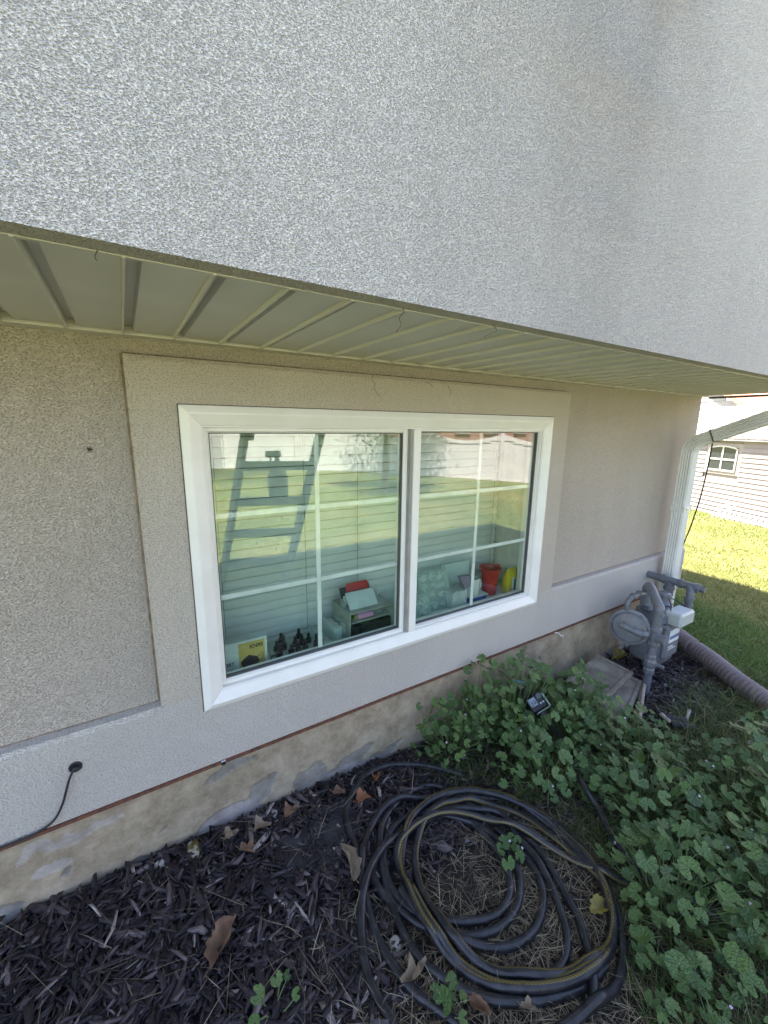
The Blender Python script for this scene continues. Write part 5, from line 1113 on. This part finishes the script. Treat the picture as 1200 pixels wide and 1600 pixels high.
def mallow(base, rx, ry, hmin, hmax, nleaf, label, smin, smax, tilt_dir=(-.1, -.45), seed=0, poly=True):
    R = random.Random(seed); base = Vector((base[0], base[1], gh(base[0], base[1])))
    t = thing('mallow_plant', label, 'plant', base, 'mallow plants by the foundation'); st = MB(); k = 0; tries = 0; pts = []
    while k < nleaf and tries < nleaf * 12:
        tries += 1
        a_ = R.uniform(0, 2 * math.pi); r_ = math.sqrt(R.random()); x_ = base.x + math.cos(a_) * rx * r_; y_ = base.y + math.sin(a_) * ry * r_
        if y_ > -.035: continue
        if poly and not inpoly(np.array([x_]), np.array([y_]), FP)[0]: continue
        zt = base.z + (hmin + (hmax - hmin) * (1 - r_ * r_ * .6) * R.uniform(.15, 1)); sz = R.uniform(smin * .75, smax) * (1 if R.random() < .8 else 1.2) * (.65 + .5 * (zt - base.z) / max(hmax, .05))
        wv = Vector((x_, y_, zt)) - Vector(CAM); tv = tc0 - Vector(CAM); al = wv.dot(tv) / tv.length_squared; tv2 = T @ Vector((.01, -.16, 0)) - Vector(CAM); al2 = wv.dot(tv2) / tv2.length_squared
        if .5 < al2 < 1.03 and (wv - tv2 * al2).length < .05: continue
        if .5 < al < 1.04 and (wv - tv * al).length < .075: continue
        if any((x_ - q_[0]) ** 2 + (y_ - q_[1]) ** 2 + (zt - q_[2]) ** 2 < (sz * .72) ** 2 for q_ in pts): continue
        pts.append((x_, y_, zt))
        N_ = Vector((tilt_dir[0] + R.gauss(0, .42), tilt_dir[1] + R.gauss(0, .42), 1)).normalized(); q_ = N_.to_track_quat('Z', 'Y'); q_ = q_ @ __import__('mathutils').Quaternion((0, 0, 1), R.uniform(0, 6.28))
        lf = bpy.data.objects.new('leaf', leafmeshes[R.randrange(5)]); COL.objects.link(lf); lf.parent = t; lf.location = Vector((x_, y_, zt)) - base; lf.rotation_mode = 'QUATERNION'; lf.rotation_quaternion = q_; s_ = sz * .5; lf.scale = (s_ * R.uniform(.9, 1.1), s_, s_ * R.uniform(.7, 1.4)); k += 1
        P0 = base + Vector(((x_ - base.x) * .35, (y_ - base.y) * .35, 0)); P0.z = gh(P0.x, P0.y); P3 = Vector((x_, y_, zt)); Pm = (P0 + P3) / 2 + Vector((R.gauss(0, .012), R.gauss(0, .012), .02))
        st.tube([P0, P0.lerp(Pm, .6) + Vector((0, 0, .006)), Pm, P3.lerp(Pm, .35) + Vector((0, 0, -.004)), P3 - N_ * .001], [.0019, .0017, .0015, .0013, .001], 5, False)
    st.build('stem', M['stem'], t, True)
    # small pale flowers
    for j in range(3):
        if len(pts) < 8: break
        x_, y_, z_ = pts[R.randrange(len(pts))]
        fm = MB(); fm.lathe([(0, .0012), (.003, .003), (.007, .0045), (.0075, .0015)], (x_ + .012, y_ - .01, z_ + .008), (R.gauss(0, .4), R.gauss(-.3, .3), 1), 7); fm.build('flower', M['petal'], t, True)
M['petal'] = mat('mallow_petal', (.58, .50, .60), .6)
mallow((1.25, -.10), .28, .16, .05, .30, 110, 'mallow plant at the left end of the patch, hard against the foundation', 0.034, 0.052, seed=1)
mallow((1.62, -.14), .34, .20, .08, .42, 190, 'mallow plant under the middle of the window, left of the hose timer', 0.035, 0.055, seed=2)
mallow((1.80, -.28), .28, .24, .06, .26, 180, 'mallow plant right below the hose timer', 0.038, 0.057, seed=3)
mallow((1.50, -.45), .30, .22, .05, .20, 100, 'mallow plant above the right shoulder of the hose coil', 0.038, 0.063, seed=4)
mallow((1.98, -.52), .24, .26, .05, .26, 120, 'mallow plant in front of the beige panels', 0.038, 0.059, seed=5)
mallow((1.72, -.78), .28, .24, .05, .26, 150, 'mallow plant in the middle of the patch, right of the coil', 0.042, 0.066, seed=6, tilt_dir=(-.05, -.12))
mallow((2.12, -.98), .28, .28, .06, .26, 140, 'mallow plant at the right edge of the patch', 0.042, 0.066, seed=7, tilt_dir=(-.05, -.12))
mallow((1.40, -1.02), .28, .24, .05, .24, 150, 'mallow plant beside the lower right of the hose coil', 0.046, 0.071, seed=8, tilt_dir=(-.05, -.12))
mallow((1.75, -1.22), .32, .28, .06, .26, 150, 'mallow plant in the lower right corner of the picture', 0.046, 0.067, seed=9, tilt_dir=(-.05, -.12))
mallow((1.12, -1.28), .22, .18, .03, .14, 60, 'mallow seedling at the bottom edge right of the coil', 0.034, 0.055, seed=10)
mallow((1.98, -.30), .16, .12, .14, .40, 34, 'leggy mallow rising in front of the beige covers', .040, .060, seed=31)
mallow((2.25, -1.05), .22, .20, .18, .40, 40, 'leggy mallow standing tall at the right edge of the picture', .045, .070, seed=32, tilt_dir=(-.05, -.12), poly=False)
mallow((1.42, -.08), .12, .08, .20, .46, 26, 'leggy mallow climbing the foundation left of the hose timer', .034, .052, seed=33)
for (px, py, n_, lab, sd) in ((705, 1590, 6, 'tiny mallow seedling at the bottom edge inside the coil', 21), (800, 1330, 9, 'small mallow shoot growing up through the middle of the coil', 22), (430, 1590, 5, 'tiny seedling at the bottom edge left of the hose', 23)):
    p = at(px, py, 2, .03); mallow((p.x, p.y), .06, .05, .04, .09, n_, lab, .035, .055, seed=sd, poly=False)
# sprigs climbing the foundation at the left end
t = thing('vine_sprig', 'thin leafy sprig climbing the foundation below the wire hook', 'plant', at(815, 1040, 1, -.03))
st = MB(); P = smooth_path([at(806, 1075, 1, -.06), at(812, 1050, 1, -.03), at(818, 1030, 1, -.02), at(820, 1012, 1, -.02)], 5); st.tube(P, .0015, 5); P2 = smooth_path([at(812, 1050, 1, -.03), at(828, 1032, 1, -.04), at(842, 1028, 1, -.05)], 5); st.tube(P2, .0013, 5); st.build('stem', M['stem'], t)
for (a_, b_) in ((820, 1011), (816, 1018), (824, 1022), (813, 1034), (843, 1028), (830, 1033), (808, 1046)):
    lf = bpy.data.objects.new('leaf', leafmeshes[a_ % 5]); COL.objects.link(lf); lf.parent = t; lf.location = at(a_, b_, 1, -.035) - world_loc(t); lf.scale = (.014, .014, .014); lf.rotation_euler = (1.0 + .1 * (a_ % 4), .3 * (b_ % 3) - .3, a_)
t = thing('vine_sprig', 'leafy sprig leaning on the foundation at the left end of the mallow', 'plant', at(665, 1125, 1, -.06))
st = MB()
for pp_ in ([(700, 1150), (680, 1130), (662, 1115), (655, 1105)], [(695, 1155), (672, 1140), (660, 1135)], [(705, 1150), (690, 1120), (680, 1098)]):
    st.tube(smooth_path([at(a_, b_, 1, -.07) for a_, b_ in pp_], 5), .0016, 5)
st.build('stem', M['stem'], t)
for i, (a_, b_) in enumerate(((655, 1103), (660, 1118), (656, 1136), (672, 1125), (680, 1097), (690, 1112), (668, 1143), (683, 1136), (676, 1108))):
    lf = bpy.data.objects.new('leaf', leafmeshes[i % 5]); COL.objects.link(lf); lf.parent = t; lf.location = at(a_, b_, 1, -.075) - world_loc(t); s_ = .018 + .004 * (i % 3); lf.scale = (s_, s_, s_); lf.rotation_euler = (.9 + .15 * (i % 3), .25 * (i % 4) - .3, i * 1.3)

# ------------------------------------------------------------ garden shed and what stands beyond the lawn
GS = -.6
u = Vector((.4433, .8964, 0)); nrm = Vector((-.8964, .4433, 0)); S0 = at(1078, 795, 2, GS); 
far = S0 + u * 3.0; LEN = 7.0
def SW(s_, off, z): p = far - u * s_ + nrm * off; return Vector((p.x, p.y, z))
shed = thing('garden_shed', 'pale pink lap sided garden shed with a small arched window, across the lawn', 'shed', far)
ze = at_plane(1150, 683, S0, nrm).z; HG = GS
rb = (Vector((0, 0, 0)))
mb = MB(); mb.add([SW(0, -.02, HG), SW(LEN, -.02, HG), SW(LEN, -2.4, HG), SW(0, -2.4, HG), SW(0, -.02, ze), SW(LEN, -.02, ze), SW(LEN, -2.4, ze), SW(0, -2.4, ze)], [(0, 1, 2, 3), (7, 6, 5, 4), (0, 4, 5, 1), (1, 5, 6, 2), (2, 6, 7, 3), (3, 7, 4, 0)]); mb.build('wall', M['shed'], shed)
wa = at_plane(1112, 702, S0, nrm); wb = at_plane(1147, 737, S0, nrm)
s0 = (far - wa).dot(u); s1 = (far - wb).dot(u); zt_, zb_ = wa.z + .03, wb.z + .02
npl = 17; ph = (ze - HG) / npl
for i in range(npl):
    z0_ = HG + i * ph; z1_ = z0_ + ph * 1.02
    segs = [(0, LEN)]
    if z1_ > zb_ - .12 and z0_ < zt_ + .14: segs = [(0, s0 - .13), (s1 + .13, LEN)]
    for (a_, b_) in segs:
        mb = MB(); mb.add([SW(a_, 0.0, z0_), SW(b_, 0.0, z0_), SW(b_, .028, z0_), SW(a_, .028, z0_), SW(a_, .0, z1_ - .004), SW(b_, .0, z1_ - .004), SW(b_, .006, z1_ - .004), SW(a_, .006, z1_ - .004)], [(0, 1, 2, 3), (7, 6, 5, 4), (0, 4, 5, 1), (1, 5, 6, 2), (2, 6, 7, 3), (3, 7, 4, 0)]); mb.build('siding_plank', M['shed'], shed)
def sbox(mb, a_, b_, o0, o1, z0_, z1_): return mb.add([SW(a_, o0, z0_), SW(b_, o0, z0_), SW(b_, o1, z0_), SW(a_, o1, z0_), SW(a_, o0, z1_), SW(b_, o0, z1_), SW(b_, o1, z1_), SW(a_, o1, z1_)], [(0, 1, 2, 3), (7, 6, 5, 4), (0, 4, 5, 1), (1, 5, 6, 2), (2, 6, 7, 3), (3, 7, 4, 0)])
wn_ = bpy.data.objects.new('window', None); COL.objects.link(wn_); wn_.parent = shed
mb = MB(); sbox(mb, s0 - .128, s1 + .128, .0, .012, zb_ - .12, zt_ + .14)
mb.build('surround', M['shed_trim'], wn_)
sm_ = (s0 + s1) / 2; mb = MB(); zm = (zb_ + zt_) / 2
arch = lambda s_: .05 * (1 - ((s_ - sm_) / (s1 - s0) * 2) ** 2)
for (a_, b_) in ((s0, sm_ - .02), (sm_ + .02, s1)):
    mb = MB(); sbox(mb, a_, b_, .0125, .016, zb_, zm - .02); mb.build('pane', M['dark_glass'], wn_)
    mb = MB(); mb.add([SW(a_, .0125, zm + .02), SW(b_, .0125, zm + .02), SW(b_, .0125, zt_ + arch(b_)), SW((a_ + b_) / 2, .0125, zt_ + arch((a_ + b_) / 2) + .01), SW(a_, .0125, zt_ + arch(a_)), SW(a_, .016, zm + .02), SW(b_, .016, zm + .02), SW(b_, .016, zt_ + arch(b_)), SW((a_ + b_) / 2, .016, zt_ + arch((a_ + b_) / 2) + .01), SW(a_, .016, zt_ + arch(a_))], [(4, 3, 2, 1, 0), (5, 6, 7, 8, 9)] + [(i, (i + 1) % 5, 5 + (i + 1) % 5, 5 + i) for i in range(5)]); mb.build('pane', M['dark_glass'], wn_)
mb = MB(); sbox(mb, s0 - .035, s0 - .0003, .0125, .04, zb_ - .04, zt_ + .02); sbox(mb, s1 + .0003, s1 + .035, .0125, .04, zb_ - .04, zt_ + .02); sbox(mb, s0, s1, .0125, .04, zb_ - .04, zb_ - .0003); sbox(mb, sm_ - .0197, sm_ + .0197, .0125, .036, zb_, zt_ + .05); sbox(mb, s0, sm_ - .02, .0125, .034, zm - .0197, zm + .0197); sbox(mb, sm_ + .02, s1, .0125, .034, zm - .0197, zm + .0197)
N_ = 8
for i in range(N_):
    a_ = s0 + (s1 - s0) * i / N_; b_ = s0 + (s1 - s0) * (i + 1) / N_; mb.add([SW(a_, .0165, zt_ + arch(a_)), SW(b_, .0165, zt_ + arch(b_)), SW(b_, .04, zt_ + arch(b_)), SW(a_, .04, zt_ + arch(a_)), SW(a_, .0165, zt_ + arch(a_) + .04), SW(b_, .0165, zt_ + arch(b_) + .04), SW(b_, .04, zt_ + arch(b_) + .04), SW(a_, .04, zt_ + arch(a_) + .04)], [(0, 1, 2, 3), (7, 6, 5, 4), (2, 6, 7, 3)])
mb.build('frame', mat('shed_window_frame', (.55, .52, .46), .5), wn_)
# roof with shingle courses
rise = .80; run = 1.25
for i in range(9):
    t0_, t1_ = i / 9, (i + 1) / 9
    o0 = .16 - (run + .16) * t0_; o1 = .16 - (run + .16) * t1_ - .03; z0_ = ze - .04 + (rise + .04) * t0_; z1_ = ze - .04 + (rise + .04) * t1_
    mb = MB(); a_, b_ = -.15, LEN + .15
    mb.add([SW(a_, o0, z0_), SW(b_, o0, z0_), SW(b_, o1, z1_), SW(a_, o1, z1_), SW(a_, o0, z0_ + .045), SW(b_, o0, z0_ + .045), SW(b_, o1, z1_ + .02), SW(a_, o1, z1_ + .02)], [(3, 2, 1, 0), (4, 5, 6, 7), (0, 1, 5, 4), (1, 2, 6, 5), (2, 3, 7, 6), (3, 0, 4, 7)]); mb.build('shingle_course', mat('pale_shingle', (.23, .20, .195), .8, (.15, .13, .13), 14) if i == 0 else M['_ps'], shed)
    if i == 0: M['_ps'] = bpy.data.materials['pale_shingle']
mb = MB(); sbox(mb, -.1, LEN + .1, .035, .15, ze - .085, ze - .045); mb.build('fascia', mat('grey_fascia', (.33, .32, .31), .6), shed)
mb = MB(); mb.add([SW(-.1, -run - .05, ze), SW(LEN + .1, -run - .05, ze), SW(LEN + .1, -2.5, ze), SW(-.1, -2.5, ze), SW(-.1, -run - .05, ze + rise), SW(LEN + .1, -run - .05, ze + rise)], [(3, 2, 1, 0), (0, 1, 5, 4), (4, 5, 2, 3), (1, 2, 5), (0, 4, 3)]); mb.build('back_roof', M['shingle'], shed)
# stacked white picket edging against the shed
pf = thing('picket_edging', 'stack of white picket edging lying against the foot of the shed', 'edging', SW(3.6, .3, HG))
sa = (far - at(1128, 808, 2, GS)).dot(u)
for i in range(16):
    s_ = sa + i * .13
    mb = MB(); mb.add([SW(s_, .10, HG + .20), SW(s_ + .055, .10, HG + .20), SW(s_ + .055, .38, HG + .03), SW(s_, .38, HG + .03), SW(s_, .08, HG + .165), SW(s_ + .055, .08, HG + .165), SW(s_ + .055, .36, HG + .0), SW(s_, .36, HG + .0)], [(0, 1, 2, 3), (7, 6, 5, 4), (0, 4, 5, 1), (1, 5, 6, 2), (2, 6, 7, 3), (3, 7, 4, 0)]); mb.build('picket', M['fence'], pf)
for o_, z_ in ((.13, .19), (.31, .08)):
    mb = MB(); sbox(mb, sa - .1, sa + 2.2, o_, o_ + .04, HG + z_, HG + z_ + .03); mb.build('rail', M['fence'], pf)
for i, s_ in enumerate((sa + .25, sa + .45)):
    mb = MB(); mb.add([SW(s_ - .35, .12, HG + .16), SW(s_ - .31, .12, HG + .16), SW(s_ + .02, .14, HG + .42), SW(s_ - .02, .14, HG + .42), SW(s_ - .35, .15, HG + .16), SW(s_ - .31, .15, HG + .16), SW(s_ + .02, .17, HG + .42), SW(s_ - .02, .17, HG + .42)], [(3, 2, 1, 0), (4, 5, 6, 7), (0, 1, 5, 4), (1, 2, 6, 5), (2, 3, 7, 6), (3, 0, 4, 7)]); mb.build('stake', M['fence'], pf)
# neighbour house: pale gable end and red roof above the shed
nb = thing('neighbour_house', 'neighbour house with pale lap siding and a red tiled roof behind the shed', 'house', SW(3, -7, HG))
def nbp(px, py, off=-9.0): return at_plane(px, py, S0 + nrm * off, nrm)
A1 = nbp(1000, 700); A2 = nbp(1182, 648); ap = nbp(1135, 622); R1 = nbp(1320, 560); R2 = nbp(1320, 640); 
ba = nbp(1060, 645); s_a = (far - nbp(1050, 640)).dot(u); s_b = (far - nbp(1178, 642)).dot(u)
zz0 = nbp(1170, 641).z; zz1 = nbp(1140, 618).z
sm1 = (far - nbp(1142, 618)).dot(u)
for i in range(10):
    z0_ = zz0 - 1.2 + i * .34; z1_ = z0_ + .34
    if z1_ > zz0:
        sR = s_b - (s_b - sm1) * (z1_ - zz0) / (zz1 - zz0)
    else: sR = s_b
    mb = MB(); mb.add([SW(s_a - 6, -9, z0_), SW(sR, -9, z0_), SW(sR, -8.95, z0_), SW(s_a - 6, -8.95, z0_), SW(s_a - 6, -9, z1_), SW(sR, -9, z1_), SW(sR, -8.98, z1_), SW(s_a - 6, -8.98, z1_)], [(0, 1, 2, 3), (7, 6, 5, 4), (0, 4, 5, 1), (1, 5, 6, 2), (2, 6, 7, 3), (3, 7, 4, 0)]); mb.build('siding_plank', mat('pale_siding', (.33, .30, .31), .6) if i == 0 else bpy.data.materials['pale_siding'], nb)
slope = (zz1 - zz0) / (s_b - sm1)
mb = MB(); e_ = 0.9; zt1 = zz1 + 3; st1 = s_b - (zt1 - zz0) / slope
mb.add([SW(s_b + .3, -8.6, zz0 - .3 * slope), SW(st1, -8.6, zt1), SW(st1, -14, zt1), SW(s_b + .3, -14, zz0 - .3 * slope), SW(s_b + .3, -8.6, zz0 - .3 * slope + .22), SW(st1, -8.6, zt1 + .22), SW(st1, -14, zt1 + .22), SW(s_b + .3, -14, zz0 - .3 * slope + .22)], [(0, 1, 2, 3), (7, 6, 5, 4), (0, 4, 5, 1), (1, 5, 6, 2), (2, 6, 7, 3), (3, 7, 4, 0)]); mb.build('roof', M['redroof'], nb)
mb = MB(); mb.add([SW(s_b + .3, -8.3, zz0 - .35), SW(LEN + 4, -8.3, zz0 - .35), SW(LEN + 4, -13, zz0 + 3.2), SW(st1 + 1, -13, zz0 + 3.2), SW(s_b + .3, -8.3, zz0 - .15), SW(LEN + 4, -8.3, zz0 - .15), SW(LEN + 4, -13, zz0 + 3.4), SW(st1 + 1, -13, zz0 + 3.4)], [(3, 2, 1, 0), (4, 5, 6, 7), (0, 1, 5, 4), (1, 2, 6, 5), (2, 3, 7, 6), (3, 0, 4, 7)]); mb.build('roof', M['redroof'], nb)
mb = MB(); sbox(mb, s_b + .3, LEN + 4, -13, -9.2, HG, zz0 - .36); sbox(mb, s_a - 6, s_b, -13, -9.01, HG, zz0); mb.build('wall', mat('neighbour_wall', (.52, .42, .38), .7), nb)

# ------------------------------------------------------------ the garden behind the camera, seen in the window panes
def fence(a_, b_, h_, label, scallop=False):
    a_ = Vector((a_[0], a_[1], gh(*a_) - .02)); b_ = Vector((b_[0], b_[1], gh(*b_) - .02)); d_ = (b_ - a_); L_ = d_.length; d_ /= L_; n__ = Vector((-d_.y, d_.x, 0)).normalized()
    t = thing('vinyl_fence', label, 'fence', a_); npan = max(1, round(L_ / 2.4)); pl_ = L_ / npan
    def bx(mb, s0_, s1_, o0, o1, z0_, z1_, z2_=None):
        z2_ = z1_ if z2_ is None else z2_
        P_ = lambda s_, o_, z_: a_ + d_ * s_ + n__ * o_ + Vector((0, 0, z_))
        mb.add([P_(s0_, o0, z0_), P_(s1_, o0, z0_), P_(s1_, o1, z0_), P_(s0_, o1, z0_), P_(s0_, o0, z1_), P_(s1_, o0, z2_), P_(s1_, o1, z2_), P_(s0_, o1, z1_)], [(0, 1, 2, 3), (7, 6, 5, 4), (0, 4, 5, 1), (1, 5, 6, 2), (2, 6, 7, 3), (3, 7, 4, 0)])
    for i in range(npan + 1): mb = MB(); bx(mb, i * pl_ - .06, i * pl_ + .06, -.06, .06, 0, h_ + .12); mb.build('post', M['fence'], t)
    for i in range(npan):
        s0_, s1_ = i * pl_ + .062, (i + 1) * pl_ - .062; w_ = s1_ - s0_; nb_ = 14
        top_ = (lambda q_: h_ - .22 * math.sin(math.pi * q_)) if scallop else (lambda q_: h_)
        for k in range(nb_):
            q0, q1 = k / nb_, (k + 1) / nb_; mb = MB(); bx(mb, s0_ + w_ * q0 + .002, s0_ + w_ * q1 - .002, -.012 - .003 * (k % 2), .012, .10, top_(q0) - .1, top_(q1) - .1); mb.build('fence_board', M['fence'], t)
        mb = MB(); bx(mb, s0_, s1_, -.03, .03, .0, .0995)
        for k in range(8): bx(mb, s0_ + w_ * k / 8, s0_ + w_ * (k + 1) / 8, -.03, .03, min(top_(k / 8), top_((k + 1) / 8)) - .1, top_(k / 8), top_((k + 1) / 8))
        mb.build('rail', M['fence'], t)
    return t
fence((-4.5, -9.5), (3.1, -14.9), 1.9, 'white vinyl fence on the left in the window reflection')
fence((3.1, -14.9), (7.4, -11.6), 1.9, 'white vinyl fence in the middle of the window reflection')
fence((7.4, -11.6), (12.6, -3.6), 1.5, 'white vinyl fence with scalloped top on the right in the reflection', True)
t = thing('brick_house', 'brick house with a pale roof behind the fence, reflected in the right pane', 'house', (13, -13, -.1))
mb = MB(); mb.box(10.5, 19, -19, -11.2, -.3, 3.6); mb.build('wall', M['brick'], t); mb = MB(); mb.prism([(10, -19.5, 3.6), (10, -10.7, 3.6), (10, -15, 6)], (9.5, 0, 0)); mb.build('roof', M['shingle'], t)
for x_ in (11.2, 12.8, 14.6, 16.4): mb = MB(); mb.box(x_, x_ + .8, -11.19, -11.12, 1.3, 2.7); f_ = mb.build('window', M['vinyl'], t); mb = MB(); mb.box(x_ + .08, x_ + .72, -11.118, -11.10, 1.38, 2.62); mb.build('pane', M['dark_glass'], f_)
M['tleaf'] = mat('tree_foliage', (0, 0, 0), .6, attr='Col', trans=.3)
def tree(x_, y_, h_, cr, label, trunk_r=.09, lean=(.1, 0), seed=0, zc=None):
    R = np.random.default_rng(seed); t = thing('tree', label, 'tree', (x_, y_, gh(x_, y_)), None); g = gh(x_, y_)
    T_ = [Vector((x_, y_, g - .1)), Vector((x_ + lean[0] * .3, y_ + lean[1] * .3, g + h_ * .35)), Vector((x_ + lean[0] * .7, y_ + lean[1] * .7, g + h_ * .65)), Vector((x_ + lean[0], y_ + lean[1], g + h_ * .95))]
    mb = MB(); mb.tube(smooth_path(T_, 4), np.linspace(trunk_r, trunk_r * .25, 13).tolist(), 10); tk = mb.build('trunk', M['bark'], t, True)
    tips = []
    for k in range(11):
        q_ = T_[1].lerp(T_[3], R.uniform(.1, .9)); a_ = R.uniform(0, 6.28); e_ = q_ + Vector((math.cos(a_) * cr * .75, math.sin(a_) * cr * .75, cr * R.uniform(.1, .6))); mb = MB(); mb.tube([q_, q_.lerp(e_, .5) + Vector((0, 0, .06)), e_], [trunk_r * .35, trunk_r * .22, .008], 6); mb.build('branch', M['bark'], t); tips.append(e_)
    cl = np.array([tuple(e) for e in tips] + [tuple(T_[3])] * 2); N = 11000; ci = R.integers(0, len(cl), N); P_ = cl[ci] + R.normal(0, cr * .23, (N, 3)); 
    s_ = R.uniform(.03, .055, N); A = R.normal(0, 1, (N, 3)); A /= np.linalg.norm(A, axis=1)[:, None]; B = np.cross(A, R.normal(0, 1, (N, 3))); B /= np.linalg.norm(B, axis=1)[:, None]
    V = np.stack([P_ - A * s_[:, None], P_ + B * s_[:, None] * .45, P_ + A * s_[:, None], P_ - B * s_[:, None] * .45], 1); C_ = np.array((.045, .08, .02))[None] * R.uniform(.6, 1.5, (N, 1))
    npmesh('crown', V.reshape(-1, 3), np.arange(N * 4).reshape(-1, 4), M['tleaf'], t, col=np.repeat(C_, 4, 0)); return t
tree(5.45, -7.2, 3.3, 1.3, 'small leafy tree on the lawn, reflected at the right of the left pane', .09, (.05, 0), 3)
tree(1.9, -11.2, 4.6, 1.9, 'slim pale tree leaning near the fence, reflected at the far left', .13, (-1.0, .4), 4)
tree(6.6, -9.0, 4.2, 1.7, 'taller tree on the lawn beyond the small leafy one', .10, (.2, .1), 5)
# ladder leaning on the overhang just outside the frame, seen reflected
ld_ = thing('ladder', 'dark ladder leaning on the overhang, visible as a reflection in the left pane', 'ladder', (.9, -2.4, -.1))
def lad(s_, t_):  # s: 0..1 across, t along
    lo0, lo1 = Vector((.62, -2.42, -.08)), Vector((1.16, -2.22, -.09)); hi0, hi1 = Vector((.84, -.735, 2.95)), Vector((1.36, -.735, 2.95)); return lo0.lerp(lo1, s_).lerp(hi0.lerp(hi1, s_), t_)
for s_ in (0, 1):
    a_, b_ = lad(s_, 0), lad(s_, 1); mb = MB(); mb.tube([a_, b_], 1, 4, prof=[(-.016, -.042), (.016, -.042), (.016, .042), (-.016, .042)]); mb.build('rail', M['ladder'], ld_)
for k in range(10):
    t_ = .045 + k * .0985; a_, b_ = lad(0, t_), lad(1, t_); mb = MB(); mb.tube([a_ + (b_ - a_) * .03, b_ - (b_ - a_) * .03], 1, 4, prof=[(-.015, -.035), (.015, -.035), (.015, .035), (-.015, .035)]); mb.build('rung', M['ladder'], ld_)
r_ = lad(.62, .045 + 3 * .0985); sb = thing('spray_bottle', 'dark spray bottle standing on a ladder rung, seen reflected in the left pane', 'bottle', r_)
mb = MB(); mb._lathe([(0, .07), (.01, .078), (.17, .080), (.22, .060), (.27, .022), (.33, .018)], r_ + Vector((0, 0, .036)), Vector((0, 0, 1)), 18, 0); mb.build('bottle', M['ladder'], sb, True)
mb = MB(); mb.cbox(r_.x - .09, r_.x + .03, r_.y - .016, r_.y + .016, r_.z + .355, r_.z + .405, .006); mb.cbox(r_.x - .06, r_.x - .045, r_.y - .008, r_.y + .008, r_.z + .30, r_.z + .355, .003); mb.build('trigger_head', M['ladder'], sb)
r_ = lad(.0, .045 + 5 * .0985)
for i, (dx_, dz_, lab) in enumerate(((-.01, .05, 'work glove hooked on the upper left of the ladder'), (.5, .10, 'tool pouch hanging on the upper right of the ladder'))):
    q = MB(); q.tube([r_ + Vector((dx_, .05, dz_ - .15)), r_ + Vector((dx_, .055, dz_)), r_ + Vector((dx_ + .02, .05, dz_ + .12))], [.045, .06, .03], 10); tag(q.build('glove' if i == 0 else 'tool_pouch', M['ladder'], None, True), lab, 'glove' if i == 0 else 'pouch')
